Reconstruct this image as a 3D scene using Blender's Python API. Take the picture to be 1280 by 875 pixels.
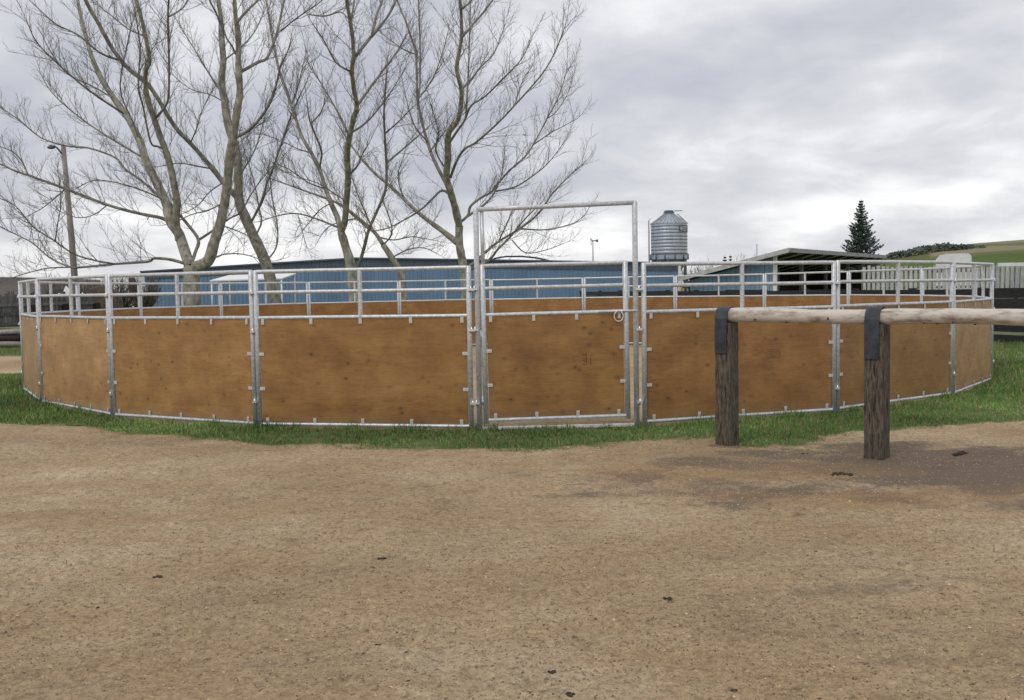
import bpy, math, random
import numpy as np
from mathutils import Vector, Matrix
random.seed(7); rng = np.random.default_rng(7)
scene = bpy.context.scene
for o in list(bpy.data.objects): bpy.data.objects.remove(o)
COL = scene.collection
R_ = math.radians

# ------------------------------------------------------------------ camera
F_PX, CAM_Z, PITCH, ROLL = 1273.0, 1.50, 0.06034, -0.0175
def cam_axes():
    cp, sp, cr, sr = math.cos(PITCH), math.sin(PITCH), math.cos(ROLL), math.sin(ROLL)
    fw = Vector((0, cp, -sp)); up = Vector((0, sp, cp)); rt = Vector((1, 0, 0))
    return cr*rt+sr*up, cr*up-sr*rt, fw
RT, UP, FW = cam_axes()
cam = bpy.data.cameras.new('camera'); cam_o = bpy.data.objects.new('camera', cam); COL.objects.link(cam_o)
cam.sensor_width = 36; cam.lens = 36*F_PX/1280; cam.clip_start = .1; cam.clip_end = 8000
m = Matrix.Identity(4)
for i in range(3): m[i][0], m[i][1], m[i][2] = RT[i], UP[i], -FW[i]
m[2][3] = CAM_Z; cam_o.matrix_world = m
scene.camera = cam_o
scene.render.resolution_x, scene.render.resolution_y = 1024, 700
def ray(u, v): return FW + RT*((u-640)/F_PX) + UP*((437.5-v)/F_PX)
def pix(u, v, Y):                       # where the sight line through a photo point meets the plane at distance Y
    d = ray(u, v); return Vector((0, 0, CAM_Z)) + d*(Y/d.y)
def gnd(u, v):
    d = ray(u, v); return Vector((0, 0, CAM_Z)) + d*(-CAM_Z/d.z)

# ------------------------------------------------------------------ sky and light
SUN_EL, SUN_AZ = R_(52), R_(215)        # azimuth clockwise from +Y
world = bpy.data.worlds.new('World'); scene.world = world; world.use_nodes = True
wn, wl = world.node_tree.nodes, world.node_tree.links; wn.clear()
def N(nodes, t, **kw):
    n = nodes.new(t)
    for k, v in kw.items():
        if k.startswith('i_'): n.inputs[k[2:].replace('_', ' ')].default_value = v
        else: setattr(n, k, v)
    return n
def ramp(nodes, pts):
    r = nodes.new('ShaderNodeValToRGB'); e = r.color_ramp.elements
    while len(e) < len(pts): e.new(.5)
    for el, (p, c) in zip(e, pts):
        el.position = p; el.color = (*c, 1) if len(c) == 3 else c
    return r
def math_n(nodes, links, op, a, b=None, clamp=False):
    n = nodes.new('ShaderNodeMath'); n.operation = op; n.use_clamp = clamp
    for i, x in enumerate((a, b)):
        if x is None: continue
        if isinstance(x, (int, float)): n.inputs[i].default_value = x
        else: links.new(x, n.inputs[i])
    return n.outputs[0]
tc = wn.new('ShaderNodeTexCoord'); sx = wn.new('ShaderNodeSeparateXYZ'); wl.new(tc.outputs['Generated'], sx.inputs[0])
zc = math_n(wn, wl, 'ADD', math_n(wn, wl, 'MAXIMUM', sx.outputs[2], 0.0), 0.26)
px = math_n(wn, wl, 'DIVIDE', sx.outputs[0], zc); py = math_n(wn, wl, 'DIVIDE', sx.outputs[1], zc)
cx = wn.new('ShaderNodeCombineXYZ'); wl.new(px, cx.inputs[0]); wl.new(py, cx.inputs[1]); cx.inputs[2].default_value = 3.7
n1 = N(wn, 'ShaderNodeTexNoise', i_Scale=.95, i_Detail=9, i_Roughness=.50, i_Distortion=.3)
n2 = N(wn, 'ShaderNodeTexNoise', i_Scale=3.0, i_Detail=8, i_Roughness=.54, i_Distortion=.2)
wl.new(cx.outputs[0], n1.inputs['Vector']); wl.new(cx.outputs[0], n2.inputs['Vector'])
dens = math_n(wn, wl, 'ADD', math_n(wn, wl, 'MULTIPLY', n1.outputs[0], .66), math_n(wn, wl, 'MULTIPLY', n2.outputs[0], .345))
low = math_n(wn, wl, 'SUBTRACT', 1.0, math_n(wn, wl, 'MULTIPLY', math_n(wn, wl, 'MAXIMUM', sx.outputs[2], 0.0), 6.0), True)
dens2 = math_n(wn, wl, 'ADD', dens, math_n(wn, wl, 'MULTIPLY', low, .075))
cr_ = ramp(wn, [(.39, (.475, .485, .55)), (.46, (.565, .57, .62)), (.525, (.68, .68, .712)), (.58, (.84, .838, .85)), (.63, (.99, .985, .985))])
wl.new(dens2, cr_.inputs[0])
sky = wn.new('ShaderNodeTexSky'); sky.sky_type = 'NISHITA'; sky.sun_disc = False
sky.sun_elevation = SUN_EL; sky.sun_rotation = SUN_AZ
BGS = .1
sc_ = wn.new('ShaderNodeMix'); sc_.data_type = 'RGBA'; sc_.blend_type = 'MULTIPLY'; sc_.inputs[0].default_value = 1
wl.new(cr_.outputs[0], sc_.inputs[6]); sc_.inputs[7].default_value = (1/BGS,)*3+(1,)
mx = wn.new('ShaderNodeMix'); mx.data_type = 'RGBA'; mx.inputs[0].default_value = .94
wl.new(sky.outputs[0], mx.inputs[6]); wl.new(sc_.outputs[2], mx.inputs[7])
bg = wn.new('ShaderNodeBackground'); bg.inputs[1].default_value = BGS; wl.new(mx.outputs[2], bg.inputs[0])
wo = wn.new('ShaderNodeOutputWorld'); wl.new(bg.outputs[0], wo.inputs[0])
sun = bpy.data.lights.new('sun', 'SUN'); sun.energy = .9; sun.angle = R_(25); sun.color = (1, .96, .9)
sun_o = bpy.data.objects.new('sun', sun); COL.objects.link(sun_o)
sd = Vector((math.sin(SUN_AZ)*math.cos(SUN_EL), math.cos(SUN_AZ)*math.cos(SUN_EL), math.sin(SUN_EL)))
sun_o.rotation_euler = sd.to_track_quat('Z', 'Y').to_euler(); sun_o.location = (0, 0, 60)
scene.view_settings.view_transform = 'Standard'; scene.view_settings.look = 'None'
scene.view_settings.exposure = .16; scene.view_settings.gamma = 1
scene.render.engine = 'CYCLES'
scene.cycles.max_bounces = 6; scene.cycles.diffuse_bounces = 3; scene.cycles.glossy_bounces = 3

# ------------------------------------------------------------------ materials
def mat(name, col, rough=.7, metal=0., var=.15, scale=8., stretch=(1, 1, 1), bump=.0, bscale=None, spec=.4, col2=None, rnd=0., detail=6, thr=(.35, .68), attr=None, coord='Object'):
    m = bpy.data.materials.new(name); m.use_nodes = True
    n, l = m.node_tree.nodes, m.node_tree.links
    b = n['Principled BSDF']; b.inputs['Roughness'].default_value = rough; b.inputs['Metallic'].default_value = metal
    b.inputs['Specular IOR Level'].default_value = spec
    t = n.new('ShaderNodeTexCoord'); mp = n.new('ShaderNodeMapping'); mp.inputs['Scale'].default_value = stretch
    l.new(t.outputs[coord], mp.inputs[0])
    nz = N(n, 'ShaderNodeTexNoise', i_Scale=scale, i_Detail=detail, i_Roughness=.6); l.new(mp.outputs[0], nz.inputs['Vector'])
    c2 = col2 or tuple(min(1, c*(1+var)) for c in col); c1 = col if col2 else tuple(c*(1-var) for c in col)
    rp = ramp(n, [(thr[0], c1), (thr[1], c2)]); l.new(nz.outputs[0], rp.inputs[0])
    out = rp.outputs[0]
    if rnd:
        oi = n.new('ShaderNodeObjectInfo'); hs = n.new('ShaderNodeHueSaturation')
        l.new(math_n(n, l, 'ADD', math_n(n, l, 'MULTIPLY', oi.outputs['Random'], 2*rnd), 1-rnd), hs.inputs['Value'])
        l.new(out, hs.inputs['Color']); out = hs.outputs[0]
        va = n.new('ShaderNodeVectorMath'); va.operation = 'ADD'; l.new(t.outputs[coord], va.inputs[0])
        cm = n.new('ShaderNodeCombineXYZ'); l.new(math_n(n, l, 'MULTIPLY', oi.outputs['Random'], 53), cm.inputs[0]); l.new(math_n(n, l, 'MULTIPLY', oi.outputs['Random'], 91), cm.inputs[2])
        l.new(cm.outputs[0], va.inputs[1]); l.new(va.outputs[0], mp.inputs[0])
    if attr:
        at = n.new('ShaderNodeAttribute'); at.attribute_name = attr
        mm = n.new('ShaderNodeMix'); mm.data_type = 'RGBA'; mm.blend_type = 'MULTIPLY'; mm.inputs[0].default_value = 1
        l.new(out, mm.inputs[6]); l.new(at.outputs['Color'], mm.inputs[7]); out = mm.outputs[2]
    l.new(out, b.inputs['Base Color'])
    if bump:
        nb = N(n, 'ShaderNodeTexNoise', i_Scale=bscale or scale*3, i_Detail=5, i_Roughness=.6); l.new(mp.outputs[0], nb.inputs['Vector'])
        bp = n.new('ShaderNodeBump'); bp.inputs['Strength'].default_value = bump; bp.inputs['Distance'].default_value = .01
        l.new(nb.outputs[0], bp.inputs['Height']); l.new(bp.outputs[0], b.inputs['Normal'])
    return m
M = {}
M['galv'] = mat('galvanised steel', (.57, .59, .61), .38, .28, .22, 34, spec=.6, detail=6)
M['clip'] = mat('zinc clip', (.62, .60, .56), .5, .35, .12, 40)
M['bolt'] = mat('bright bolt', (.75, .76, .77), .3, .9, .05, 30)
M['blue'] = mat('blue steel cladding', (.135, .225, .345), .45, 0, .12, .35, stretch=(1, 1, .25), rnd=.05, spec=.5)
M['slate'] = mat('slate blue steel', (.075, .100, .135), .45, 0, .15, .8, rnd=.05, spec=.5)
M['shedblue'] = mat('pale blue siding', (.20, .31, .43), .6, 0, .12, 1.2, stretch=(3, 3, .3), rnd=.08)
M['white'] = mat('white paint', (.74, .74, .73), .5, 0, .06, 2)
M['whitewood'] = mat('weathered whitewashed boards', (.47, .47, .465), .8, 0, .28, 5, stretch=(3, 3, .4), rnd=.14)
M['black'] = mat('black stained boards', (.020, .020, .022), .65, 0, .5, 6, stretch=(1, 1, 6), rnd=.2)
M['greywood'] = mat('weathered grey boards', (.15, .145, .14), .85, 0, .35, 4, stretch=(5, 5, .5), rnd=.3, bump=.2)
M['darkwood'] = mat('dark shed wood', (.030, .026, .023), .8, 0, .35, 3, stretch=(4, 4, .4), rnd=.2)
M['log'] = mat('peeled log', (.25, .195, .145), .65, 0, .3, 13, stretch=(.4, 1.2, 1.2), col2=(.57, .525, .455), bump=.4, thr=(.36, .55))
M['rubber'] = mat('black rubber', (.030, .036, .046), .5, 0, .5, 9, bump=.2, spec=.5)
M['silo'] = mat('silo steel', (.40, .44, .48), .38, .8, .12, 2.5, stretch=(1, 1, .3))
M['silodark'] = mat('silo frame', (.13, .15, .17), .5, .5, .2, 3)
M['bark'] = mat('poplar bark', (.15, .145, .115), .85, 0, .3, 7, stretch=(1, 1, .55), col2=(.45, .44, .36), bump=.8, bscale=20, rnd=.08)
M['branch'] = mat('poplar branch bark', (.12, .113, .094), .85, 0, .3, 3, col2=(.29, .275, .23), bump=.2, rnd=.12)
M['twig'] = mat('twig', (.165, .155, .138), .8, 0, .25, 3)
M['brush'] = mat('leafless brush', (.115, .10, .07), .85, 0, .35, 2)
M['needles'] = mat('spruce needles', (.045, .072, .052), .7, 0, .45, 3)
M['wood_far'] = mat('far wood', (.11, .135, .105), .9, 0, .5, .05)
M['roof'] = mat('shed roofing', (.47, .465, .46), .6, 0, .22, 2.5, stretch=(1, 1, 1))
M['fascia'] = mat('weathered fascia', (.30, .30, .305), .7, 0, .2, 3)
M['tan'] = mat('tan lumber', (.46, .36, .22), .7, 0, .2, 4)
M['hay'] = mat('old hay', (.10, .078, .060), .95, 0, .35, 6, bump=.5)
M['tarp'] = mat('white tarp', (.66, .66, .66), .5, 0, .1, 3)
M['dark'] = mat('dark painted metal', (.02, .021, .023), .4, 0, .3, 3, spec=.5)
M['glass'] = mat('dark glass', (.02, .025, .03), .1, 0, .1, 3, spec=.6)
M['pole'] = mat('weathered pole', (.32, .30, .27), .85, 0, .25, 3, stretch=(6, 6, .4), bump=.3)
M['clod'] = mat('manure clod', (.048, .035, .025), .9, 0, .4, 40, bump=.6)
M['straw'] = mat('straw', (.55, .46, .30), .8, 0, .2, 30)
M['stamp'] = mat('stamped ink', (.115, .058, .022), .7, 0, .2, 30)
M['stampfaint'] = mat('faded stamped ink', (.20, .105, .044), .7, 0, .2, 30)
M['stone'] = mat('pebbles', (.66, .52, .34), .9, 0, .2, 20, attr='tint')
M['sill'] = mat('chalky sill', (.55, .54, .50), .8, 0, .25, 14)

def mat_post():                        # old rough-sawn treated post: vertical checks and grey wear
    m = mat('old treated post', (.052, .040, .030), .85, 0, .3, 9, stretch=(8, 8, 1.5), col2=(.165, .134, .104), bump=.9, bscale=22, thr=(.36, .66))
    n, l = m.node_tree.nodes, m.node_tree.links; b = n['Principled BSDF']
    src = b.inputs['Base Color'].links[0].from_socket
    t = n.new('ShaderNodeTexCoord'); mp = n.new('ShaderNodeMapping'); mp.inputs['Scale'].default_value = (60, 60, 5); l.new(t.outputs['Object'], mp.inputs[0])
    nz = N(n, 'ShaderNodeTexNoise', i_Scale=1, i_Detail=3); l.new(mp.outputs[0], nz.inputs['Vector'])
    rp = ramp(n, [(.38, (.30, .28, .27)), (.46, (1, 1, 1))]); l.new(nz.outputs[0], rp.inputs[0])
    mm = n.new('ShaderNodeMix'); mm.data_type = 'RGBA'; mm.blend_type = 'MULTIPLY'; mm.inputs[0].default_value = 1
    l.new(src, mm.inputs[6]); l.new(rp.outputs[0], mm.inputs[7]); l.new(mm.outputs[2], b.inputs['Base Color'])
    return m
M['post'] = mat_post()

def mat_ply():
    m = bpy.data.materials.new('stained plywood'); m.use_nodes = True
    n, l = m.node_tree.nodes, m.node_tree.links; b = n['Principled BSDF']
    b.inputs['Roughness'].default_value = .42; b.inputs['Specular IOR Level'].default_value = .5
    t = n.new('ShaderNodeTexCoord'); oi = n.new('ShaderNodeObjectInfo')
    cm = n.new('ShaderNodeCombineXYZ')
    l.new(math_n(n, l, 'MULTIPLY', oi.outputs['Random'], 37), cm.inputs[0]); l.new(math_n(n, l, 'MULTIPLY', oi.outputs['Random'], 71), cm.inputs[2])
    va = n.new('ShaderNodeVectorMath'); va.operation = 'ADD'; l.new(t.outputs['Object'], va.inputs[0]); l.new(cm.outputs[0], va.inputs[1])
    P = va.outputs[0]
    def noise(scale, stretch, detail=5, rough=.6, dist=0.):
        mp = n.new('ShaderNodeMapping'); mp.inputs['Scale'].default_value = stretch; l.new(P, mp.inputs[0])
        z = N(n, 'ShaderNodeTexNoise', i_Scale=scale, i_Detail=detail, i_Roughness=rough, i_Distortion=dist); l.new(mp.outputs[0], z.inputs['Vector']); return z.outputs[0]
    big = noise(2.3, (1, 1, 1.2), 6, .62)
    rp = ramp(n, [(.30, (.205, .096, .027)), (.5, (.285, .143, .041)), (.70, (.365, .200, .066))]); l.new(big, rp.inputs[0])
    gr = noise(3.2, (.8, 1, 9), 9, .66, 1.3)           # long rotary-cut grain
    rg = ramp(n, [(.32, (.84, .82, .78)), (.5, (1, 1, 1)), (.68, (1.10, 1.11, 1.12))]); l.new(gr, rg.inputs[0])
    fine = noise(22, (.5, 1, 9), 6, .7, .6)
    rf = ramp(n, [(.33, (.62, .57, .52)), (.46, (.98, .98, .98)), (.58, (1.02, 1.02, 1.02)), (.70, (1.18, 1.19, 1.20))]); l.new(fine, rf.inputs[0])
    def mul(a, c):
        mm = n.new('ShaderNodeMix'); mm.data_type = 'RGBA'; mm.blend_type = 'MULTIPLY'; mm.inputs[0].default_value = 1
        l.new(a, mm.inputs[6]); l.new(c, mm.inputs[7]); return mm.outputs[2]
    c = mul(mul(rp.outputs[0], rg.outputs[0]), rf.outputs[0])
    # knots: a scatter of small dark eyes, more of them in some columns
    kk = None
    for (kx, kz, thr_, size, soft) in ((4.6, 6.6, .10, .080, .020), (8.5, 11.0, .35, .105, .030), (2.6, 3.6, .25, .050, .012)):
        mp = n.new('ShaderNodeMapping'); mp.inputs['Scale'].default_value = (kx, .01, kz); mp.inputs['Location'].default_value = (kx*1.7, 0, kz*.3); l.new(P, mp.inputs[0])
        vo = n.new('ShaderNodeTexVoronoi'); vo.inputs['Scale'].default_value = 1; vo.inputs['Randomness'].default_value = .95
        l.new(mp.outputs[0], vo.inputs['Vector']); sep = n.new('ShaderNodeSeparateColor'); l.new(vo.outputs['Color'], sep.inputs[0])
        on = math_n(n, l, 'GREATER_THAN', sep.outputs[0], thr_)
        rad = math_n(n, l, 'MULTIPLY', math_n(n, l, 'ADD', .35, sep.outputs[1]), size)
        core = math_n(n, l, 'DIVIDE', math_n(n, l, 'SUBTRACT', rad, vo.outputs['Distance']), soft, True)
        halo = math_n(n, l, 'DIVIDE', math_n(n, l, 'SUBTRACT', math_n(n, l, 'MULTIPLY', rad, 2.4), vo.outputs['Distance']), .17, True)
        one = math_n(n, l, 'MULTIPLY', on, math_n(n, l, 'MAXIMUM', math_n(n, l, 'MULTIPLY', core, math_n(n, l, 'ADD', .45, math_n(n, l, 'MULTIPLY', sep.outputs[2], .5))), math_n(n, l, 'MULTIPLY', halo, .32)))
        kk = one if kk is None else math_n(n, l, 'MAXIMUM', kk, one)
    mk = n.new('ShaderNodeMix'); mk.data_type = 'RGBA'; l.new(kk, mk.inputs[0]); l.new(c, mk.inputs[6]); mk.inputs[7].default_value = (.070, .030, .012, 1)
    so = n.new('ShaderNodeSeparateXYZ'); l.new(t.outputs['Object'], so.inputs[0])       # mud splashed up from the ground
    sp = math_n(n, l, 'MULTIPLY', math_n(n, l, 'SUBTRACT', math_n(n, l, 'SUBTRACT', math_n(n, l, 'ADD', .10, math_n(n, l, 'MULTIPLY', noise(9, (1, 1, .8), 8, .75), .42)), so.outputs[2]), .13), 5.0, True)
    md = n.new('ShaderNodeMix'); md.data_type = 'RGBA'; l.new(math_n(n, l, 'MULTIPLY', sp, .55), md.inputs[0]); l.new(mk.outputs[2], md.inputs[6]); md.inputs[7].default_value = (.20, .14, .085, 1)
    mk = md
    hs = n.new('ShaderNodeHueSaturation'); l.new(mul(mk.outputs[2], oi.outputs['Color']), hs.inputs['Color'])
    l.new(math_n(n, l, 'ADD', math_n(n, l, 'MULTIPLY', oi.outputs['Random'], .2), .9), hs.inputs['Value'])
    l.new(hs.outputs[0], b.inputs['Base Color'])
    bp = n.new('ShaderNodeBump'); bp.inputs['Strength'].default_value = .15; bp.inputs['Distance'].default_value = .004
    l.new(fine, bp.inputs['Height']); l.new(bp.outputs[0], b.inputs['Normal'])
    return m
M['ply'] = mat_ply()

def mat_ground():
    m = bpy.data.materials.new('yard soil'); m.use_nodes = True
    n, l = m.node_tree.nodes, m.node_tree.links; b = n['Principled BSDF']
    b.inputs['Roughness'].default_value = .95; b.inputs['Specular IOR Level'].default_value = .15
    t = n.new('ShaderNodeTexCoord'); P = t.outputs['Object']
    def noise(scale, detail=6, rough=.6, st=(1, 1, 1)):
        mp = n.new('ShaderNodeMapping'); mp.inputs['Scale'].default_value = st; l.new(P, mp.inputs[0])
        z = N(n, 'ShaderNodeTexNoise', i_Scale=scale, i_Detail=detail, i_Roughness=rough); l.new(mp.outputs[0], z.inputs['Vector']); return z.outputs[0]
    def mix(f, a, c, mode='MIX'):
        mm = n.new('ShaderNodeMix'); mm.data_type = 'RGBA'; mm.blend_type = mode
        if isinstance(f, (int, float)): mm.inputs[0].default_value = f
        else: l.new(f, mm.inputs[0])
        for s, i in ((a, 6), (c, 7)):
            if isinstance(s, tuple): mm.inputs[i].default_value = (*s, 1)
            else: l.new(s, mm.inputs[i])
        return mm.outputs[2]
    r1 = ramp(n, [(.30, (.285, .205, .122)), (.48, (.415, .318, .200)), (.66, (.54, .435, .295))]); l.new(noise(.42, 8, .62), r1.inputs[0])
    r2 = ramp(n, [(.40, (0, 0, 0)), (.66, (1, 1, 1))]); l.new(noise(.95, 5, .6, (1, 1.5, 1)), r2.inputs[0])
    c = mix(math_n(n, l, 'MULTIPLY', r2.outputs[0], .55), r1.outputs[0], (.40, .270, .150))
    r3 = ramp(n, [(.30, (.42, .40, .38)), (.43, (.86, .85, .84)), (.56, (1.06, 1.06, 1.06)), (.72, (1.34, 1.33, 1.31))]); l.new(noise(26, 7, .72), r3.inputs[0])
    c = mix(1.0, c, r3.outputs[0], 'MULTIPLY')
    r4 = ramp(n, [(.30, (.42, .39, .36)), (.44, (.93, .93, .93)), (.58, (1.04, 1.04, 1.04)), (.72, (1.45, 1.43, 1.40))]); l.new(noise(75, 5, .75), r4.inputs[0])
    c = mix(.85, c, r4.outputs[0], 'MULTIPLY')
    r5 = ramp(n, [(.30, (.70, .68, .66)), (.46, (1, 1, 1)), (.58, (1.02, 1.02, 1.02)), (.72, (1.16, 1.15, 1.13))]); l.new(noise(5.5, 8, .68, (1, 1.3, 1)), r5.inputs[0])
    c = mix(1.0, c, r5.outputs[0], 'MULTIPLY')
    vo = n.new('ShaderNodeTexVoronoi'); vo.inputs['Scale'].default_value = 17; l.new(P, vo.inputs['Vector'])
    sp = n.new('ShaderNodeSeparateColor'); l.new(vo.outputs['Color'], sp.inputs[0])
    spk = math_n(n, l, 'MULTIPLY', math_n(n, l, 'LESS_THAN', vo.outputs['Distance'], .22), math_n(n, l, 'GREATER_THAN', sp.outputs[0], .72))
    c = mix(math_n(n, l, 'MULTIPLY', spk, .30), c, (.10, .068, .042))
    at = n.new('ShaderNodeAttribute'); at.attribute_name = 'cover'; s2 = n.new('ShaderNodeSeparateColor'); l.new(at.outputs['Color'], s2.inputs[0])
    dn = math_n(n, l, 'ADD', math_n(n, l, 'MULTIPLY', s2.outputs[1], 1.25), math_n(n, l, 'MULTIPLY', math_n(n, l, 'SUBTRACT', noise(12, 9, .8), .52), 3.2))
    dampn = math_n(n, l, 'MULTIPLY', math_n(n, l, 'MULTIPLY', math_n(n, l, 'SUBTRACT', dn, .28), 1.7, True), math_n(n, l, 'MULTIPLY', s2.outputs[1], 1.25, True))
    c = mix(dampn, c, (.172, .134, .100))
    orange = math_n(n, l, 'MULTIPLY', s2.outputs[2], noise(4, 5), True)
    c = mix(orange, c, (.33, .20, .098))
    rg = ramp(n, [(.35, (.060, .095, .030)), (.65, (.125, .155, .058))]); l.new(noise(3, 6), rg.inputs[0])
    gm = math_n(n, l, 'ADD', s2.outputs[0], math_n(n, l, 'MULTIPLY', math_n(n, l, 'SUBTRACT', noise(9, 6, .7), .5), 1.1))
    gf = math_n(n, l, 'MULTIPLY', math_n(n, l, 'SUBTRACT', gm, .3), 2.2, True)
    c = mix(math_n(n, l, 'MULTIPLY', gf, .9), c, rg.outputs[0])
    l.new(c, b.inputs['Base Color'])
    h = math_n(n, l, 'ADD', math_n(n, l, 'MULTIPLY', noise(22, 8, .7), 1.), math_n(n, l, 'MULTIPLY', noise(80, 4, .7), .45))
    bp = n.new('ShaderNodeBump'); bp.inputs['Strength'].default_value = .9; bp.inputs['Distance'].default_value = .022
    l.new(h, bp.inputs['Height']); l.new(bp.outputs[0], b.inputs['Normal'])
    return m
M['ground'] = mat_ground()
M['grass'] = mat('grass blades', (.88, .88, .88), .6, 0, .1, 2, attr='tint', spec=.25)
M['hill'] = mat('hill fields', (.9, .9, .9), .95, 0, .12, .04, attr='tint', detail=8, spec=.1)

# ------------------------------------------------------------------ mesh helpers
class MB:
    def __init__(s): s.v = []; s.f = []; s.smooth = []
    def box(s, c, size, rot=None, bev=0):
        c = Vector(c); hx, hy, hz = size[0]/2, size[1]/2, size[2]/2
        i = len(s.v)
        for z in (-hz, hz):
            for x, y in ((-hx, -hy), (hx, -hy), (hx, hy), (-hx, hy)):
                p = Vector((x, y, z)); p = rot @ p if rot else p; s.v.append(c+p)
        s.f += [(i, i+3, i+2, i+1), (i+4, i+5, i+6, i+7)] + [(i+a, i+(a+1) % 4, i+4+(a+1) % 4, i+4+a) for a in range(4)]
        s.smooth += [False]*6; return s
    def prism(s, pts, off):             # polygon extruded by a vector
        i = len(s.v); n = len(pts); off = Vector(off)
        s.v += [Vector(p) for p in pts] + [Vector(p)+off for p in pts]
        s.f += [tuple(range(i+n-1, i-1, -1)), tuple(range(i+n, i+2*n))] + [(i+a, i+(a+1) % n, i+n+(a+1) % n, i+n+a) for a in range(n)]
        s.smooth += [False]*(n+2); return s
    def tube(s, pts, rad, n=8, cap=True, smooth=True, jit=0):
        pts = [Vector(p) for p in pts]; k = len(pts)
        if isinstance(rad, (int, float)): rad = [rad]*k
        i = len(s.v); ref = None
        for j, p in enumerate(pts):
            t = (pts[min(j+1, k-1)]-pts[max(j-1, 0)]).normalized()
            if ref is None: ref = t.orthogonal().normalized()
            ref = (ref - t*ref.dot(t)); ref = ref.normalized() if ref.length > 1e-6 else t.orthogonal().normalized()
            b = t.cross(ref)
            for a in range(n):
                q = 2*math.pi*a/n; rr = rad[j]*(1+jit*random.uniform(-1, 1))
                s.v.append(p + (ref*math.cos(q)+b*math.sin(q))*rr)
        for j in range(k-1):
            for a in range(n):
                a2 = (a+1) % n; s.f.append((i+j*n+a, i+j*n+a2, i+(j+1)*n+a2, i+(j+1)*n+a)); s.smooth.append(smooth)
        if cap:
            s.f += [tuple(range(i+n-1, i-1, -1)), tuple(range(i+(k-1)*n, i+k*n))]; s.smooth += [False, False]
        return s
    def lathe(s, c, prof, n=24, smooth=True):
        c = Vector(c); i = len(s.v)
        for r, z in prof:
            for a in range(n):
                q = 2*math.pi*a/n; s.v.append(c+Vector((r*math.cos(q), r*math.sin(q), z)))
        for j in range(len(prof)-1):
            for a in range(n):
                a2 = (a+1) % n; s.f.append((i+j*n+a, i+j*n+a2, i+(j+1)*n+a2, i+(j+1)*n+a)); s.smooth.append(smooth)
        return s
    def quad(s, *p):
        i = len(s.v); s.v += [Vector(q) for q in p]; s.f.append(tuple(range(i, i+len(p)))); s.smooth.append(False); return s
    def build(s, name, m, parent=None, origin=None):
        me = bpy.data.meshes.new(name)
        o3 = Vector(origin) if origin is not None else Vector((0, 0, 0))
        me.from_pydata([tuple(Vector(p)-o3) for p in s.v], [], s.f)
        me.polygons.foreach_set('use_smooth', s.smooth); me.materials.append(m)
        ob = bpy.data.objects.new(name, me); COL.objects.link(ob); ob.location = o3
        if parent: ob.parent = parent
        return ob
def np_mesh(name, V, Fc, m, parent=None, tint=None, smooth=False):   # V (n,3); Fc (k,3|4)
    me = bpy.data.meshes.new(name); k = Fc.shape[1]
    me.vertices.add(len(V)); me.vertices.foreach_set('co', np.ascontiguousarray(V, dtype=np.float32).ravel())
    me.loops.add(Fc.size); me.loops.foreach_set('vertex_index', np.ascontiguousarray(Fc, dtype=np.int32).ravel())
    me.polygons.add(len(Fc)); me.polygons.foreach_set('loop_start', np.arange(0, Fc.size, k, dtype=np.int32))
    me.update(calc_edges=True)
    if smooth: me.polygons.foreach_set('use_smooth', np.ones(len(Fc), dtype=bool))
    if tint is not None:
        a = me.color_attributes.new(tint[0], 'FLOAT_COLOR', 'POINT')
        a.data.foreach_set('color', np.ascontiguousarray(np.c_[tint[1], np.ones(len(V))], dtype=np.float32).ravel())
    me.materials.append(m); ob = bpy.data.objects.new(name, me); COL.objects.link(ob)
    if parent: ob.parent = parent
    return ob
def tag(o, label, cat, group=None):
    o['label'] = label; o['category'] = cat
    if group: o['group'] = group
    return o
def thing(name, label, cat, loc=(0, 0, 0), rz=0, group=None):
    o = bpy.data.objects.new(name, None); COL.objects.link(o); o.location = loc; o.rotation_euler = (0, 0, rz); o.empty_display_size = .2
    return tag(o, label, cat, group)
def kind(o, k): o['kind'] = k; return o
def copy_tree(o, parent=None):
    c = o.copy(); COL.objects.link(c); c.parent = parent
    for ch in list(KIDS.get(o.name, [])): copy_tree_child(ch, c)
    return c
KIDS = {}
def copy_tree_child(ch, p):
    c = ch.copy(); COL.objects.link(c); c.parent = p
    for g in list(ch.children): copy_tree_child(g, c)
def share(ob, parent, loc=(0, 0, 0), rot=(0, 0, 0)):     # another piece with the same mesh
    c = ob.copy(); COL.objects.link(c); c.parent = parent; c.location = loc; c.rotation_euler = rot; return c

# value noise for laying out the ground
def vnoise(x, y, seed=0):
    xi = np.floor(x).astype(np.int64); yi = np.floor(y).astype(np.int64); fx = x-xi; fy = y-yi
    fx = fx*fx*(3-2*fx); fy = fy*fy*(3-2*fy)
    def h(a, b):
        k = (a*374761393 + b*668265263 + seed*982451653) & 0x7fffffff
        k = ((k ^ (k >> 13))*1274126177) & 0x7fffffff
        return ((k ^ (k >> 16)) & 0xffff)/65535.
    return (h(xi, yi)*(1-fx)+h(xi+1, yi)*fx)*(1-fy)+(h(xi, yi+1)*(1-fx)+h(xi+1, yi+1)*fx)*fy
def fbm(x, y, o=4, seed=0):
    s = 0; a = .5; t = 0
    for i in range(o): s = s+a*vnoise(x*2**i, y*2**i, seed+i); t += a; a *= .5
    return s/t
def sstep(a, b, x):
    t = np.clip((x-a)/(b-a), 0, 1); return t*t*(3-2*t)

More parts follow.
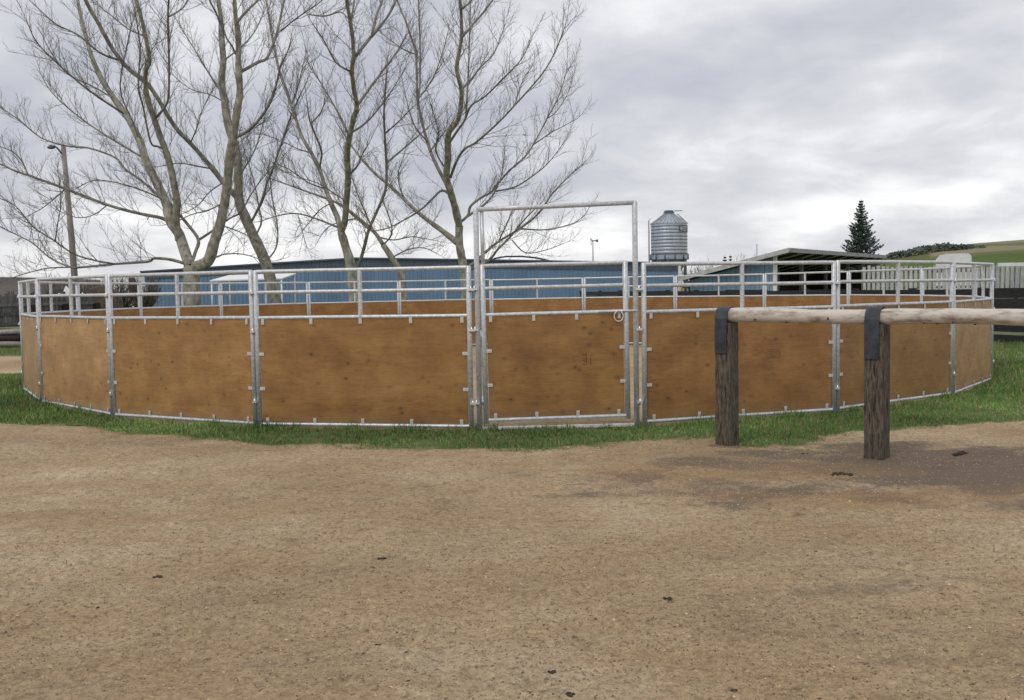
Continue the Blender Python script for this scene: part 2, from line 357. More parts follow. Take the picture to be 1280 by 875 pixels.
# ------------------------------------------------------------------ ground
PEN = Vector((-.0099, 18.816, 0)); PR = 8.047
EDGE = sorted([(p.x, p.y) for p in (gnd(*q) for q in ((-150, 528), (0, 529), (100, 535), (200, 544), (330, 553), (450, 558), (560, 562), (660, 563), (760, 558), (840, 553), (890, 549), (940, 556), (1000, 556), (1050, 550), (1110, 543), (1180, 533), (1280, 527), (1420, 520)))])
EX, EY = np.array([e[0] for e in EDGE]), np.array([e[1] for e in EDGE])
def cover(x, y):
    yb = np.interp(x, EX, EY)
    d = y-yb + (fbm(x*1.6, y*2.2, 4, 3)-.5)*.9
    g = sstep(-.20, .42, d)
    # worn corner behind the hitching rail
    wx = gnd(1190, 540); g = g*(1-.75*np.exp(-(((x-wx.x)/1.6)**2+((y-wx.y)/.55)**2)*1.3)*sstep(.35, .6, fbm(x*2.3, y*2.3, 3, 9)))
    r = np.hypot(x-PEN.x, y-PEN.y); g = g*sstep(PR-.12, PR-.02, r)
    lane = sstep(19.2, 20.2, y+(fbm(x*.8, y*.8, 3, 5)-.5))*(1-sstep(25.2, 26.6, y+(fbm(x*.7, y*.7, 3, 6)-.5)))*(1-sstep(-7.0, -6.0, x))
    return g*(1-lane)
DAMP = [(909, 557, .34, .13, 1.0), (1096, 576, .36, .13, 1.0), (1170, 582, 3.4, 1.15, .90), (960, 570, 1.2, .40, .55), (1260, 600, 2.2, .6, .70), (1090, 605, 1.5, .22, .5), (1060, 738, .6, .16, .52), (950, 745, .5, .14, .42), (1210, 725, .7, .1, .48), (1150, 825, .4, .10, .5), (1260, 850, .4, .1, .45),
        (380, 533, 1.4, .22, .45), (160, 552, 1.2, .22, .5), (60, 645, .8, .25, .4), (330, 612, .9, .16, .35), (700, 600, .8, .3, .2), (330, 830, .5, .12, .4), (250, 785, .5, .1, .3), (20, 550, .9, .2, .45), (520, 600, 1.1, .3, .25), (1000, 790, .4, .1, .35)]
ORANGE = [(60, 650, .9, .3, .8), (930, 590, 1.6, .35, .8), (1100, 620, 1.6, .3, .9), (880, 545, 1.0, .3, .5), (380, 640, 1.2, .3, .25), (820, 820, .5, .15, .35), (640, 575, 2.0, .3, .3)]
def blobs(L, x, y, seed):
    s = np.zeros_like(x); w = (fbm(x*2.0, y*3.0, 4, seed)-.5)
    for u, v, rx, ry, a in L:
        p = gnd(u, v); ry2 = ry*p.y/5.5
        q = np.sqrt(((x-p.x)/rx)**2+((y-p.y)/ry2)**2)+w*1.1
        s = np.maximum(s, a*(1-sstep(.35, 1.15, q)))
    return s
HOOF = np.c_[rng.uniform(-1, 1, 210), rng.uniform(3.6, 10.2, 210)**1.0, rng.uniform(0, 6.28, 210), rng.uniform(.4, 1.2, 210)]
HOOF[:, 0] *= HOOF[:, 1]*.56
def hoofs(x, y):
    s = np.zeros_like(x)
    for hx, hy, ha, hs in HOOF:
        m_ = (np.abs(x-hx) < .16) & (np.abs(y-hy) < .16)
        if not m_.any(): continue
        dx, dy = x[m_]-hx, y[m_]-hy; c_, s_ = math.cos(ha), math.sin(ha)
        p, q = dx*c_+dy*s_, -dx*s_+dy*c_; rr = np.sqrt((p/.062)**2+(q/.055)**2)
        s[m_] += hs*(-.017*np.exp(-rr**4*.8)+.010*np.exp(-((rr-1.35)/.28)**2))
    return s
def height(x, y):
    d = np.hypot(x, y); k = np.exp(-d/60)
    return ((fbm(x*.7, y*.7, 4, 21)-.5)*.05 + (fbm(x*3.2, y*3.2, 4, 31)-.5)*.040 + (fbm(x*9, y*9, 3, 41)-.5)*.026 + (fbm(x*1.1+y*.3, y*4.5, 4, 43)-.5)*.022)*k*(1-sstep(14, 22, y))
xs = np.unique(np.concatenate([np.arange(-5.6, 5.61, .032), np.geomspace(5.6, 14, 60), -np.geomspace(5.6, 14, 60), np.geomspace(14, 4000, 26), -np.geomspace(14, 4000, 26)]))
ys = np.unique(np.concatenate([[-60, -20, -5, 0, 1.5], np.arange(3.2, 11.6, .032), [2.6], np.geomspace(11.65, 28, 70), np.geomspace(28, 5000, 26)]))
GX, GY = np.meshgrid(xs, ys); gx, gy = GX.ravel(), GY.ravel(); nx, ny = len(xs), len(ys)
gz = height(gx, gy)+hoofs(gx, gy)
fx_ = np.arange(nx*ny).reshape(ny, nx)
faces = np.stack([fx_[:-1, :-1].ravel(), fx_[:-1, 1:].ravel(), fx_[1:, 1:].ravel(), fx_[1:, :-1].ravel()], 1)
cov = np.stack([cover(gx, gy), blobs(DAMP, gx, gy, 51), blobs(ORANGE, gx, gy, 61)], 1)
ground = kind(np_mesh('ground', np.c_[gx, gy, gz], faces, M['ground'], tint=('cover', cov), smooth=True), 'structure')

# ------------------------------------------------------------------ grass blades
def blades(name, n, xr, yr, hmin, hmax, w, seed, two=False):
    r = np.random.default_rng(seed)
    x = r.uniform(*xr, n); y = r.uniform(*yr, n)
    u = np.abs(x/y)
    keep = (r.random(n) < cover(x, y)**1.3) & (u < .60) & (np.hypot(x-PEN.x, y-PEN.y) > PR-.06)
    keep &= (r.random(n) < np.clip(-.35+2.3*fbm(x*1.9, y*1.9, 4, 77), .06, 1)) 
    x, y = x[keep], y[keep]; n = len(x)
    z = height(x, y)-.004
    edge = np.clip(cover(x, y), 0, 1)
    clump = fbm(x*2.5, y*2.5, 3, 78)
    h = r.uniform(hmin, hmax, n)*(.35+.75*edge)*(.35+1.3*clump)
    h = h*(1+1.3*np.exp(-np.clip(np.hypot(x-PEN.x, y-PEN.y)-PR, 0, 9)/.10)*(fbm(x*5, y*5, 2, 83) > .5))
    a = r.uniform(0, 2*np.pi, n); dx, dy = np.cos(a), np.sin(a)
    b = r.uniform(0, 2*np.pi, n); lean = r.uniform(.15, .75, n)*h; lx, ly = np.cos(b)*lean, np.sin(b)*lean
    ww = w*r.uniform(.6, 1.3, n)
    B = np.c_[x, y, z]; D = np.c_[dx, dy, 0*dx]*ww[:, None]/2
    tip = B+np.c_[lx, ly, h]
    hue = r.random(n)
    base = np.where((hue < .75)[:, None], np.c_[.092+.07*r.random(n), .205+.11*r.random(n), .044+.03*r.random(n)], np.c_[.30+.12*r.random(n), .27+.1*r.random(n), .13+.05*r.random(n)])
    lf = (fbm(x*.5, y*.5, 3, 79)-.5)[:, None]; base = base*(1+1.3*lf)*(1+.5*(fbm(x*3, y*3, 3, 80)-.5))[:, None]
    if two:
        mid = B+np.c_[lx*.35, ly*.35, h*.6]
        V = np.stack([B-D, B+D, mid+D*.75, mid-D*.75, tip], 1).reshape(-1, 3); k = np.arange(n)*5
        F = np.concatenate([np.stack([k, k+1, k+2], 1), np.stack([k, k+2, k+3], 1), np.stack([k+3, k+2, k+4], 1)])
        T = np.repeat(base, 5, 0)
    else:
        V = np.stack([B-D, B+D, tip], 1).reshape(-1, 3); k = np.arange(n)*3; F = np.stack([k, k+1, k+2], 1); T = np.repeat(base, 3, 0)
    return kind(np_mesh(name, V, F, M['grass'], tint=('tint', T)), 'stuff')
blades('grass', 300000, (-6.5, 7.0), (8.3, 14.5), .014, .042, .008, 1, True)
blades('grass', 90000, (6.5, 17), (11.5, 27), .04, .085, .016, 2)
blades('grass', 60000, (-12, -5.5), (11, 20), .03, .075, .013, 3)
blades('grass', 40000, (-24, -8), (24, 40), .04, .09, .02, 4)

# ------------------------------------------------------------------ gravel, straw, clods
def gravel(n):
    r = np.random.default_rng(11)
    y = r.uniform(3.4, 10.6, n)**1.0; x = r.uniform(-1, 1, n)*(y*.56)
    pk = .25+1.1*np.clip(fbm(x*.9, y*.9, 4, 91)*2-.6, 0, 1)
    keep = (r.random(n) < pk) & (cover(x, y) < .4); x, y = x[keep], y[keep]; n = len(x)
    s = .0020+.0045*r.random(n)**3.5 + .008*r.random(n)*(r.random(n) < .006)
    z = height(x, y)+hoofs(x, y)
    octa = np.array([[1, 0, -.3], [0, 1, -.3], [-1, 0, -.3], [0, -1, -.3], [.15, .1, .9]], float)
    V = octa[None]*(s[:, None, None]*np.r_[1.25, 1, .75]*r.uniform(.55, 1.35, (n, 5, 1)))
    a = r.uniform(0, 6.28, n); c, sn = np.cos(a)[:, None], np.sin(a)[:, None]
    V = np.stack([V[..., 0]*c-V[..., 1]*sn, V[..., 0]*sn+V[..., 1]*c, V[..., 2]], -1)+np.c_[x, y, z+s*.2][:, None]
    of = np.array([[0, 1, 4], [1, 2, 4], [2, 3, 4], [3, 0, 4]])
    F = (of[None]+(np.arange(n)*5)[:, None, None]).reshape(-1, 3)
    tone = r.choice([.18, .32, .46, .58, .70, .88], n, p=[.16, .22, .24, .22, .13, .03])[:, None]*np.array([[1, .93, .86]])
    return kind(np_mesh('gravel', V.reshape(-1, 3), F, M['stone'], tint=('tint', np.repeat(tone, 5, 0))), 'stuff')
gravel(190000)
def straw(n):
    r = np.random.default_rng(13); y = r.uniform(4, 10.4, n); x = r.uniform(-1, 1, n)*y*.54
    L = r.uniform(.015, .055, n); a = r.uniform(0, 6.28, n); z = height(x, y)+.007; w = .0018
    dx, dy = np.cos(a)*L/2, np.sin(a)*L/2; wx, wy = -np.sin(a)*w, np.cos(a)*w
    V = np.stack([np.c_[x-dx-wx, y-dy-wy, z], np.c_[x-dx+wx, y-dy+wy, z], np.c_[x+dx+wx, y+dy+wy, z+.003], np.c_[x+dx-wx, y+dy-wy, z+.003], np.c_[x, y, z+.005], np.c_[x+wx, y+wy, z+.005]], 1).reshape(-1, 3)
    k = np.arange(n)*6; F = np.concatenate([np.stack([k, k+1, k+5, k+4], 1), np.stack([k+4, k+5, k+2, k+3], 1)])
    return kind(np_mesh('straw', V, F, M['straw']), 'stuff')
straw(260)
def clod(u, v, wpx, label):
    p = gnd(u, v); s = wpx/F_PX*p.y/2; mb = MB(); rr = random.Random(u*7+v)
    for k in range(5):
        q = Vector((rr.uniform(-.8, .8)*s, rr.uniform(-.35, .35)*s, 0)); r0 = s*rr.uniform(.3, .55)
        prof = [(0.001, -r0*.2), (r0*.9, 0), (r0, r0*.3), (r0*.65, r0*.62), (.001, r0*.72)]
        i0 = len(mb.v); mb.lathe(q, prof, 7, False)
        for j in range(i0, len(mb.v)): mb.v[j] = q+(mb.v[j]-q)*rr.uniform(.75, 1.2)
    o = mb.build('manure_clod', M['clod']); o.location = (p.x, p.y, float(height(np.array([p.x]), np.array([p.y]))[0]))
    return tag(o, label, 'manure', 'dark clods lying on the dirt')
for u, v, w, lb in ((198, 723, 13, 'dark elongated clod lying by itself on the left half of the dirt yard'),
                    (477, 698, 11, 'dark flat clod alone in the middle of the dirt yard'),
                    (317, 752, 9, 'roundish clod lying just below and right of the lone elongated clod'),
                    (122, 762, 9, 'small dark clod in the lower left of the dirt yard'),
                    (688, 839, 13, 'larger top clod of the close trio at the bottom edge of the yard'),
                    (698, 850, 8, 'smallest middle clod of the close trio at the bottom edge of the yard'),
                    (712, 866, 15, 'broad lowest clod of the close trio at the bottom edge of the yard'),
                    (917, 860, 11, 'dark clod at the bottom edge right of the close trio'),
                    (835, 747, 11, 'dark clod in the middle of the right half of the dirt yard'),
                    (473, 808, 7, 'small black clod low in the left centre of the dirt yard'),
                    (510, 857, 6, 'tiny black clod left of the close trio at the bottom edge'),
                    (1052, 594, 26, 'long ragged dark clod on damp soil in front of the posts'),
                    (1200, 568, 20, 'flat dark clod on damp soil right of the nearer hitching post'),
                    (1007, 567, 9, 'dark clod on damp soil between the two hitching posts')):
    clod(u, v, w, lb)

# ------------------------------------------------------------------ round pen
ZT, ZM, ZP, ZB = 1.735, 1.505, 1.225, .045
PITCHA = 17.347; GATE_L, GATE_R = -2.906, 10.147
OFF = {-1: -.42, -2: .18, -3: .45, 1: -.12, 2: .16, 3: .3}
def post_ang(k): return math.radians((GATE_L+k*PITCHA if k <= 0 else GATE_R+(k-1)*PITCHA)+OFF.get(k, 0))
PEN_FIX = {}
def pen_pt(k):
    if k > 15: k = k-21
    if k in PEN_FIX: return PEN_FIX[k].copy()
    a = post_ang(k); return Vector((PEN.x+PR*math.sin(a), PEN.y-PR*math.cos(a), 0))
q4 = gnd(31, 489); q3 = pen_pt(-3); PEN_FIX[-4] = q3+(q4-q3).normalized()*2.43; PEN_FIX[-4].z = 0
q6 = pen_pt(-7); PEN_FIX[-5] = PEN_FIX[-4]*.62+q6*.38+Vector((-.62, -.12, 0)); PEN_FIX[-6] = PEN_FIX[-4]*.30+q6*.70+Vector((-.50, .0, 0))
W0 = 2*PR*math.sin(math.radians(PITCHA/2))       # nominal panel pitch
def clip_mb(side):                               # a bent zinc tab with a bolt head
    mb = MB(); d = {'top': (0, -1), 'bot': (0, 1), 'l': (1, 0), 'r': (-1, 0)}[side]
    w, h = (.034, .072) if d[0] == 0 else (.072, .036)
    mb.box((d[0]*.030, -.014, d[1]*.030), (w, .005, h)); mb.box((d[0]*.044, -.0185, d[1]*.044), (.012, .006, .012)); return mb
CL = {s: clip_mb(s).build('clip', M['clip']) for s in ('top', 'bot', 'l', 'r')}
def fill_panel(root, half, zt, zm, zp, zb, n_top, n_bot, stay=True, conn=True, post_r=.027):
    """frame of pipes with a plywood sheet clipped behind; local x along the panel, -y outside"""
    P = []
    def add(mb, name, m): o = mb.build(name, m, root); P.append(o); return o
    for s in (-1, 1): add(MB().tube([(s*half, 0, 0), (s*half, 0, zt+.008), (s*half, 0, zt+.018)], [post_r, post_r, post_r*.55], 12), 'side_post', M['galv'])
    x = half-post_r*.6
    for nm, z, r in (('top_rail', zt, .0215), ('middle_rail', zm, .0205), ('plywood_rail', zp, .0205), ('bottom_rail', zb, .020)):
        add(MB().tube([(-x, 0, z), (-x/3, 0, z+.0012), (x/3, 0, z-.001), (x, 0, z)], r, 10, False), nm, M['galv'])
    if stay: add(MB().tube([(0, 0, zp), (0, 0, zt)], .024, 10, False), 'centre_stay', M['galv'])
    a = half-.034; add(MB().box((0, .004, (zb+zp)/2), (2*a, .018, zp-zb-.045)), 'plywood_sheet', M['ply'])
    for i in range(n_top): P.append(share(CL['top'], root, (-half+.075+(2*half-.15)*i/(n_top-1), 0, zp-.008)))
    for i in range(n_bot): P.append(share(CL['bot'], root, (-half+.10+(2*half-.2)*i/(n_bot-1), 0, zb+.008)))
    for z in (zp-(zp-zb)*.34, zp-(zp-zb)*.665):
        P.append(share(CL['l'], root, (-half+.012, 0, z))); P.append(share(CL['r'], root, (half-.012, 0, z)))
    if conn:
        for z in (1.50, 1.07, .29):
            mb = MB().box((half+.029, -.012, z), (.062, .052, .022)); mb.tube([(half+.029, -.03, z-.03), (half+.029, -.03, z+.035)], .008, 8)
            add(mb, 'connector', M['bolt'])
    return P
panel0 = thing('corral_section', '', 'corral panel', group='plywood panels of the round pen')
kids = fill_panel(panel0, W0/2-.029, ZT, ZM, ZP, ZB, 5, 5)
for o in CL.values(): COL.objects.unlink(o)
# panels: (post index left, label)
near = {-1: 'plywood pen panel directly left of the gate, widest of the front panels',
        -2: 'second plywood pen panel left of the gate, seen slightly from the side',
        -3: 'third plywood pen panel left of the gate, turning away to the left',
        -4: 'narrow foreshortened plywood pen panel at the far left edge of the pen',
        1: 'plywood pen panel directly right of the gate, behind the farther hitching post',
        2: 'second plywood pen panel right of the gate, behind the nearer hitching post',
        3: 'foreshortened plywood pen panel at the right edge of the pen, grass before it'}
far = ['far side pen panel hidden edge-on behind the right edge panel of the pen',
       'far side pen panel at the right, first one back from the right edge',
       'far side pen panel at the right, second one back from the right edge',
       'far side pen panel before the white board fence, right of the shed front',
       'far side pen panel in front of the pale blue shed wall and shed corner',
       'far side pen panel below the steel silo, just right of the gate',
       'far side pen panel seen through the rails over the right half of the gate',
       'far side pen panel seen through the rails over the left half of the gate',
       'far side pen panel below the rightmost tree, just left of the gate',
       'far side pen panel in front of the thin leaning tree trunk',
       'far side pen panel in front of the white canopy roof',
       'far side pen panel in front of the thick two-stemmed tree trunk',
       'far side pen panel at the left, second one back from the left edge panel']
first = True
def place_panel(A, B, label, sheen_tint=(1, 1, 1)):   # sky sheen on the turned-away end sheets is painted into their colour
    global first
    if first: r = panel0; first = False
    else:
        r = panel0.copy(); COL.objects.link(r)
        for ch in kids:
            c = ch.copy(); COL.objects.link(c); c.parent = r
            if ch.name.startswith('plywood_sheet'): c.color = (*sheen_tint, 1)
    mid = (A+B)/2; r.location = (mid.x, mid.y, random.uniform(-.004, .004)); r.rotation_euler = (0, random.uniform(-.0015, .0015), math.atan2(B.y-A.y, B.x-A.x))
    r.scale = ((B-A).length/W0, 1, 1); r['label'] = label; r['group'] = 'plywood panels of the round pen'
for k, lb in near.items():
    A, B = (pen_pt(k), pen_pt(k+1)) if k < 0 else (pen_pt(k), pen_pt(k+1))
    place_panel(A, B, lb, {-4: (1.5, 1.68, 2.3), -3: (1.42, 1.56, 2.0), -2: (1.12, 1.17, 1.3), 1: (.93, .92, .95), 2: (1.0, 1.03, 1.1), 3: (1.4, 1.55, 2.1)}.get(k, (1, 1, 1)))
for i, lb in enumerate(far):
    place_panel(pen_pt(4+i), pen_pt(5+i), lb)

# gate bow and gate
GA, GB = pen_pt(0), pen_pt(1); gd = (GB-GA).normalized(); gl = (GB-GA).length
GM = (GA+GB)/2; grz = math.atan2(gd.y, gd.x)
bow = thing('gate_frame', 'tall galvanised pipe bow arching over the pen gate', 'gate frame', (GM.x, GM.y, 0), grz)
xa, xb, xc = -gl/2+.062, -gl/2+.128, gl/2-.062
for x, h, r in ((xa, 2.335, .029), (xc, 2.392, .029)): MB().tube([(x, 0, 0), (x, 0, h), (x, 0, h+.02)], [r, r, r*.6], 12).build('upright', M['galv'], bow)
MB().tube([(xb, .012, ZT-.05), (xb-.004, .012, 2.325)], .021, 12).build('inner_upright', M['galv'], bow)
MB().tube([(xa, 0, 2.335), (xa/3, 0, 2.352), (xc, 0, 2.388)], .025, 12).build('header', M['galv'], bow)
MB().box((.0, .01, .014), (xc-xa-.06, .075, .028)).build('sill', M['sill'], bow)
for z in (1.50, 1.07, .29):
    mb = MB().box((xa-.032, -.012, z), (.064, .052, .022)); mb.tube([(xa-.032, -.03, z-.03), (xa-.032, -.03, z+.035)], .008, 8); mb.build('connector', M['bolt'], bow)
    mb = MB().box((xc+.032, -.012, z-.03), (.064, .052, .022)); mb.tube([(xc+.032, -.03, z-.06), (xc+.032, -.03, z+.005)], .008, 8); mb.build('connector', M['bolt'], bow)
g0, g1 = xb+.004, xc-.095; gw = (g1-g0)
gate = thing('pen_gate', 'closed plywood gate under the tall pipe bow of the round pen', 'gate', tuple(GM+gd*((g0+g1)/2)+Vector((0, 0, .075))), grz)
gate.rotation_euler = (0, R_(-.55), grz)
for o in CL.values(): COL.objects.link(o)
fill_panel(gate, gw/2, 1.675, 1.435, 1.155, .035, 4, 4, stay=False, conn=False, post_r=.029)
for o in CL.values():
    bpy.data.objects.remove(o)
for z in (1.60, .95, .25):
    MB().box((-gw/2-.032, 0, z), (.06, .03, .03)).tube([(-gw/2-.034, 0, z-.05), (-gw/2-.034, 0, z+.05)], .013, 8).build('hinge', M['galv'], gate)
MB().tube([(gw/2-.3, -.028, 1.158), (gw/2+.10, -.028, 1.160), (gw/2+.125, -.028, 1.16)], [.011, .011, .008], 8).build('latch_bar', M['galv'], gate)
ring = [(gw/2-.085+.048*math.cos(a), -.040, 1.105+.056*math.sin(a)) for a in [math.radians(q) for q in range(60, 421, 20)]]
MB().tube(ring, .0075, 6).build('latch_ring', M['clip'], gate)
# ink marks stamped on the gate's sheet: a comb-like sign and a stroke
gs = F_PX/10.9
def gm(u, v):                           # photo point -> gate-local x, z on the sheet
    d = ray(u, v); o = Vector((0, 0, CAM_Z)); nrm = Vector((-gd.y, gd.x, 0)); t = (GM-o).dot(nrm)/d.dot(nrm); p = o+d*t
    return (p-Vector(gate.location)).dot(gd), p.z-gate.location.z
mk = MB()
def stroke(mb, u0, v0, u1, v1, w=.008, f=gm, y=-.0062):
    (x0, z0), (x1, z1) = f(u0, v0), f(u1, v1); d = Vector((x1-x0, 0, z1-z0)); L = d.length; a = math.atan2(d.z, d.x)
    mb.box(((x0+x1)/2, y, (z0+z1)/2), (L, .0016, w), Matrix.Rotation(-a, 3, 'Y'))
for s in ((733.3, 440.5, 733.5, 456), (728, 444, 732.6, 443.8), (728, 447.6, 731.8, 447.5), (729, 450.2, 732.4, 452.5), (728.4, 455.6, 732.6, 455.5), (738.8, 446.8, 739, 456.4)):
    stroke(mk, *s)
mk.build('stamp_mark', M['stamp'], gate)
fa = MB()
for s in ((768.5, 445.5, 769, 455.5), (738.5, 444.6, 742, 443.8)): stroke(fa, *s)
fa.build('stamp_mark', M['stampfaint'], gate)
# faint printed grade mark on the sheet right of the gate
A1, B1 = pen_pt(1), pen_pt(2); d1 = (B1-A1).normalized(); r1 = [o for o in bpy.data.objects if o.get('label') == near[1]][0]
def pm(u, v):
    d = ray(u, v); o = Vector((0, 0, CAM_Z)); c = (A1+B1)/2; nrm = Vector((-d1.y, d1.x, 0)); t = (c-o).dot(nrm)/d.dot(nrm); p = o+d*t
    return (p-c).dot(d1)/r1.scale[0], p.z-r1.location.z
fb = MB()
for s in ((959, 436.5, 974, 436.5), (959, 447, 974, 447), (974.2, 436.5, 974.2, 447), (960, 439.3, 972, 439.3), (962, 442, 966, 446), (966, 446, 970, 441), (951, 438, 957, 441), (943, 436.5, 947, 436.5), (940, 443.5, 947, 443), (943, 456, 951, 455.5)):
    stroke(fb, *s, w=.006, f=pm)
fb.build('grade_mark', M['stampfaint'], r1)

# ------------------------------------------------------------------ hitching rail
pA, pB = gnd(909, 555), gnd(1096, 573.5)
hd = (pB-pA); hlen = hd.length; hd.normalize(); hrz = math.atan2(hd.y, hd.x)
hr = thing('hitching_rail', 'rustic hitching rail of two dark posts carrying a peeled log under rubber straps', 'hitching rail', tuple(pA), hrz)
HT = 1.218
def bevel_post(mb, x, w, h, top_cut=.0):
    c = .006; pts = [(-w+c, -w), (w-c, -w), (w, -w+c), (w, w-c), (w-c, w), (-w+c, w), (-w, w-c), (-w, -w+c)]
    i = len(mb.v); L = 16
    for k in range(L+1):
        z = -.25+(h+.25)*k/L
        for (a, b) in pts:
            mb.v.append(Vector((x+a*(1+.015*math.sin(k*1.7+a*40)), b*(1+.02*math.sin(k*1.3+b*50)), z)))
    for k in range(L):
        for a in range(8): mb.f.append((i+k*8+a, i+k*8+(a+1) % 8, i+(k+1)*8+(a+1) % 8, i+(k+1)*8+a)); mb.smooth.append(False)
    mb.f.append(tuple(range(i+L*8, i+(L+1)*8))); mb.smooth.append(False)
PW = .081; RLOG = .0645
for x in (0, hlen):
    mb = MB(); bevel_post(mb, x, PW, HT-RLOG*1.1); mb.build('post', M['post'], hr)
# log with knots, tapering, reaching past the frame
L0, L1 = -.06, hlen+1.75; npt = 44
mb = MB(); pts = []; rad = []
for k in range(npt+1):
    t = k/npt; x = L0+(L1-L0)*t; pts.append((x, .006*math.sin(x*2.1), HT-.005+.006*math.sin(x*3.3+1)-.004*t)); rad.append(RLOG*(1.0+.03*math.sin(x*5)+.02*math.sin(x*13)))
mb.tube(pts, rad, 20, True, True, .012); mb.build('rail_log', M['log'], hr)
kn = MB()
for i, x in enumerate((.32, .62, .74, 1.02, 1.83, 1.93, 2.06, 2.22, 2.4, 2.62, 2.75)):
    a = math.radians((215, 245, 262, 200, 235, 250, 222, 255, 210, 240, 225)[i]); p = Vector((x, math.cos(a)*RLOG*.94, HT-.005+math.sin(a)*RLOG*.94)); nrm = Vector((0, math.cos(a), math.sin(a)))
    kn.tube([p-nrm*.01, p+nrm*.0055, p+nrm*.007], [.013, .009, .003], 7)
kn.build('knots', M['stamp'], hr)
def strap(x, drop):
    w = .125; R1 = RLOG+.010; pf = []
    for q in range(0, 181, 15): pf.append((-R1*math.cos(math.radians(q)), HT-.005+R1*math.sin(math.radians(q))))
    y0 = -PW-.007
    pf = [(y0, HT-drop), (y0-.001, HT-drop*.6), (y0, HT-.12), (y0+.002, HT-.03)]+pf[1:-1]+[(-y0-.002, HT-.03), (-y0, HT-.12), (-y0, HT-drop*.9)]
    mb = MB(); n = len(pf); th = .008
    def nrm(i):
        a, b = pf[max(i-1, 0)], pf[min(i+1, n-1)]; d = Vector((b[0]-a[0], b[1]-a[1])).normalized(); return Vector((-d.y, d.x))
    sec = []
    for i, (y, z) in enumerate(pf):
        q = nrm(i); sec.append(((y, z), (y+q.x*th, z+q.y*th)))
    i0 = len(mb.v)
    for (a, b) in sec:
        for xx, (y, z) in ((x-w/2, a), (x+w/2, a), (x+w/2, b), (x-w/2, b)): mb.v.append(Vector((xx, y, z)))
    for i in range(n-1):
        for e in range(4): mb.f.append((i0+i*4+e, i0+i*4+(e+1) % 4, i0+(i+1)*4+(e+1) % 4, i0+(i+1)*4+e)); mb.smooth.append(False)
    mb.f += [(i0, i0+3, i0+2, i0+1), tuple(i0+(n-1)*4+e for e in range(4))]; mb.smooth += [False, False]
    o = mb.build('rubber_strap', M['rubber'], hr)
    nb = MB()
    for zz in (HT-drop+.05, HT-drop*.55):
        for xx in (x-.04, x+.04): nb.tube([(xx, y0-.004, zz), (xx, y0-.013, zz)], [.008, .006], 8)
    nb.build('nail_heads', M['dark'], o)
strap(-.010, .355); strap(hlen-.012, .36)

# ------------------------------------------------------------------ blue arena building (gable end towards the pen)
BY = 84.0
def bp(u, v): return pix(u, v, BY)
top_prof = [(176, 339), (263, 333.5), (350, 327.8), (445, 322), (640, 324.8), (740, 326.5), (848, 328)]
TP = [bp(*q) for q in top_prof]; bx0, bx1 = TP[0].x, TP[-1].x
arena = thing('arena_building', 'long low blue steel clad arena behind the bare trees', 'building', ((bx0+bx1)/2, BY, 0))
ox = (bx0+bx1)/2
def ztop(x): return float(np.interp(x, [p.x for p in TP], [p.z for p in TP]))
PWID = (bx1-bx0)/46
def rib_panel(x0, w, z0, za, zb, y, nrib=3, d=.045):
    mb = MB(); pr = []
    for k in range(nrib):
        a = w/nrib
        pr += [(k*a, 0), (k*a+a*.62, 0), (k*a+a*.70, -d), (k*a+a*.92, -d)]
    pr.append((w, 0)); i = len(mb.v)
    for (x, yy) in pr:
        zt = za+(zb-za)*x/w; mb.v += [Vector((x0+x, y+yy, z0)), Vector((x0+x, y+yy, zt))]
    for k in range(len(pr)-1): mb.f.append((i+2*k, i+2*k+2, i+2*k+3, i+2*k+1)); mb.smooth.append(False)
    return mb
for k in range(46):
    xa_, xb_ = bx0+k*PWID, bx0+(k+1)*PWID
    rib_panel(xa_-ox, PWID, .15, ztop(xa_)-.62, ztop(xb_)-.62, 0).build('cladding_sheet', M['blue'], arena)
    rib_panel(xa_-ox, PWID, max(1.6, min(ztop(xa_), ztop(xb_))-.70), ztop(xa_)-.05, ztop(xb_)-.05, -.06).build('upper_sheet', M['slate'], arena)
mb = MB(); n = len(TP)
for k in range(n-1):
    a, b = TP[k], TP[k+1]
    mb.prism([(a.x-ox, -.25, a.z-.10), (b.x-ox, -.25, b.z-.10), (b.x-ox, -.25, b.z+.02), (a.x-ox, -.25, a.z+.02)], (0, 50, 0))
mb.build('roof', M['slate'], arena)
MB().box((0, .1, .06), (bx1-bx0, .1, .2)).build('foundation', M['dark'], arena)
for s in (bx0, bx1): MB().box((s-ox, 25, ztop(s)/2-.1), (.12, 49.9, ztop(s)-.2)).build('side_wall', M['blue'], arena)
MB().box((bx1-ox+.06, -.12, ztop(bx1)/2), (.22, .12, ztop(bx1)-.1)).build('corner_trim', M['white'], arena)
MB().box((0, 49.9, 1), (bx1-bx0-.2, .1, 1.9)).build('rear_wall', M['blue'], arena)
# bent pipe standing on the roof
pts = [bp(612, 326), bp(618, 322.6), bp(632, 320.2), bp(652, 320), (bp(672, 322)), bp(684, 324.8), bp(692, 327)]
hoop = MB().tube([Vector((p.x, BY+1.0, p.z)) for p in pts], .07, 8).build('bent_pipe', M['dark'])
tag(hoop, 'thin dark bent pipe arching just above the blue arena roof', 'pipe')

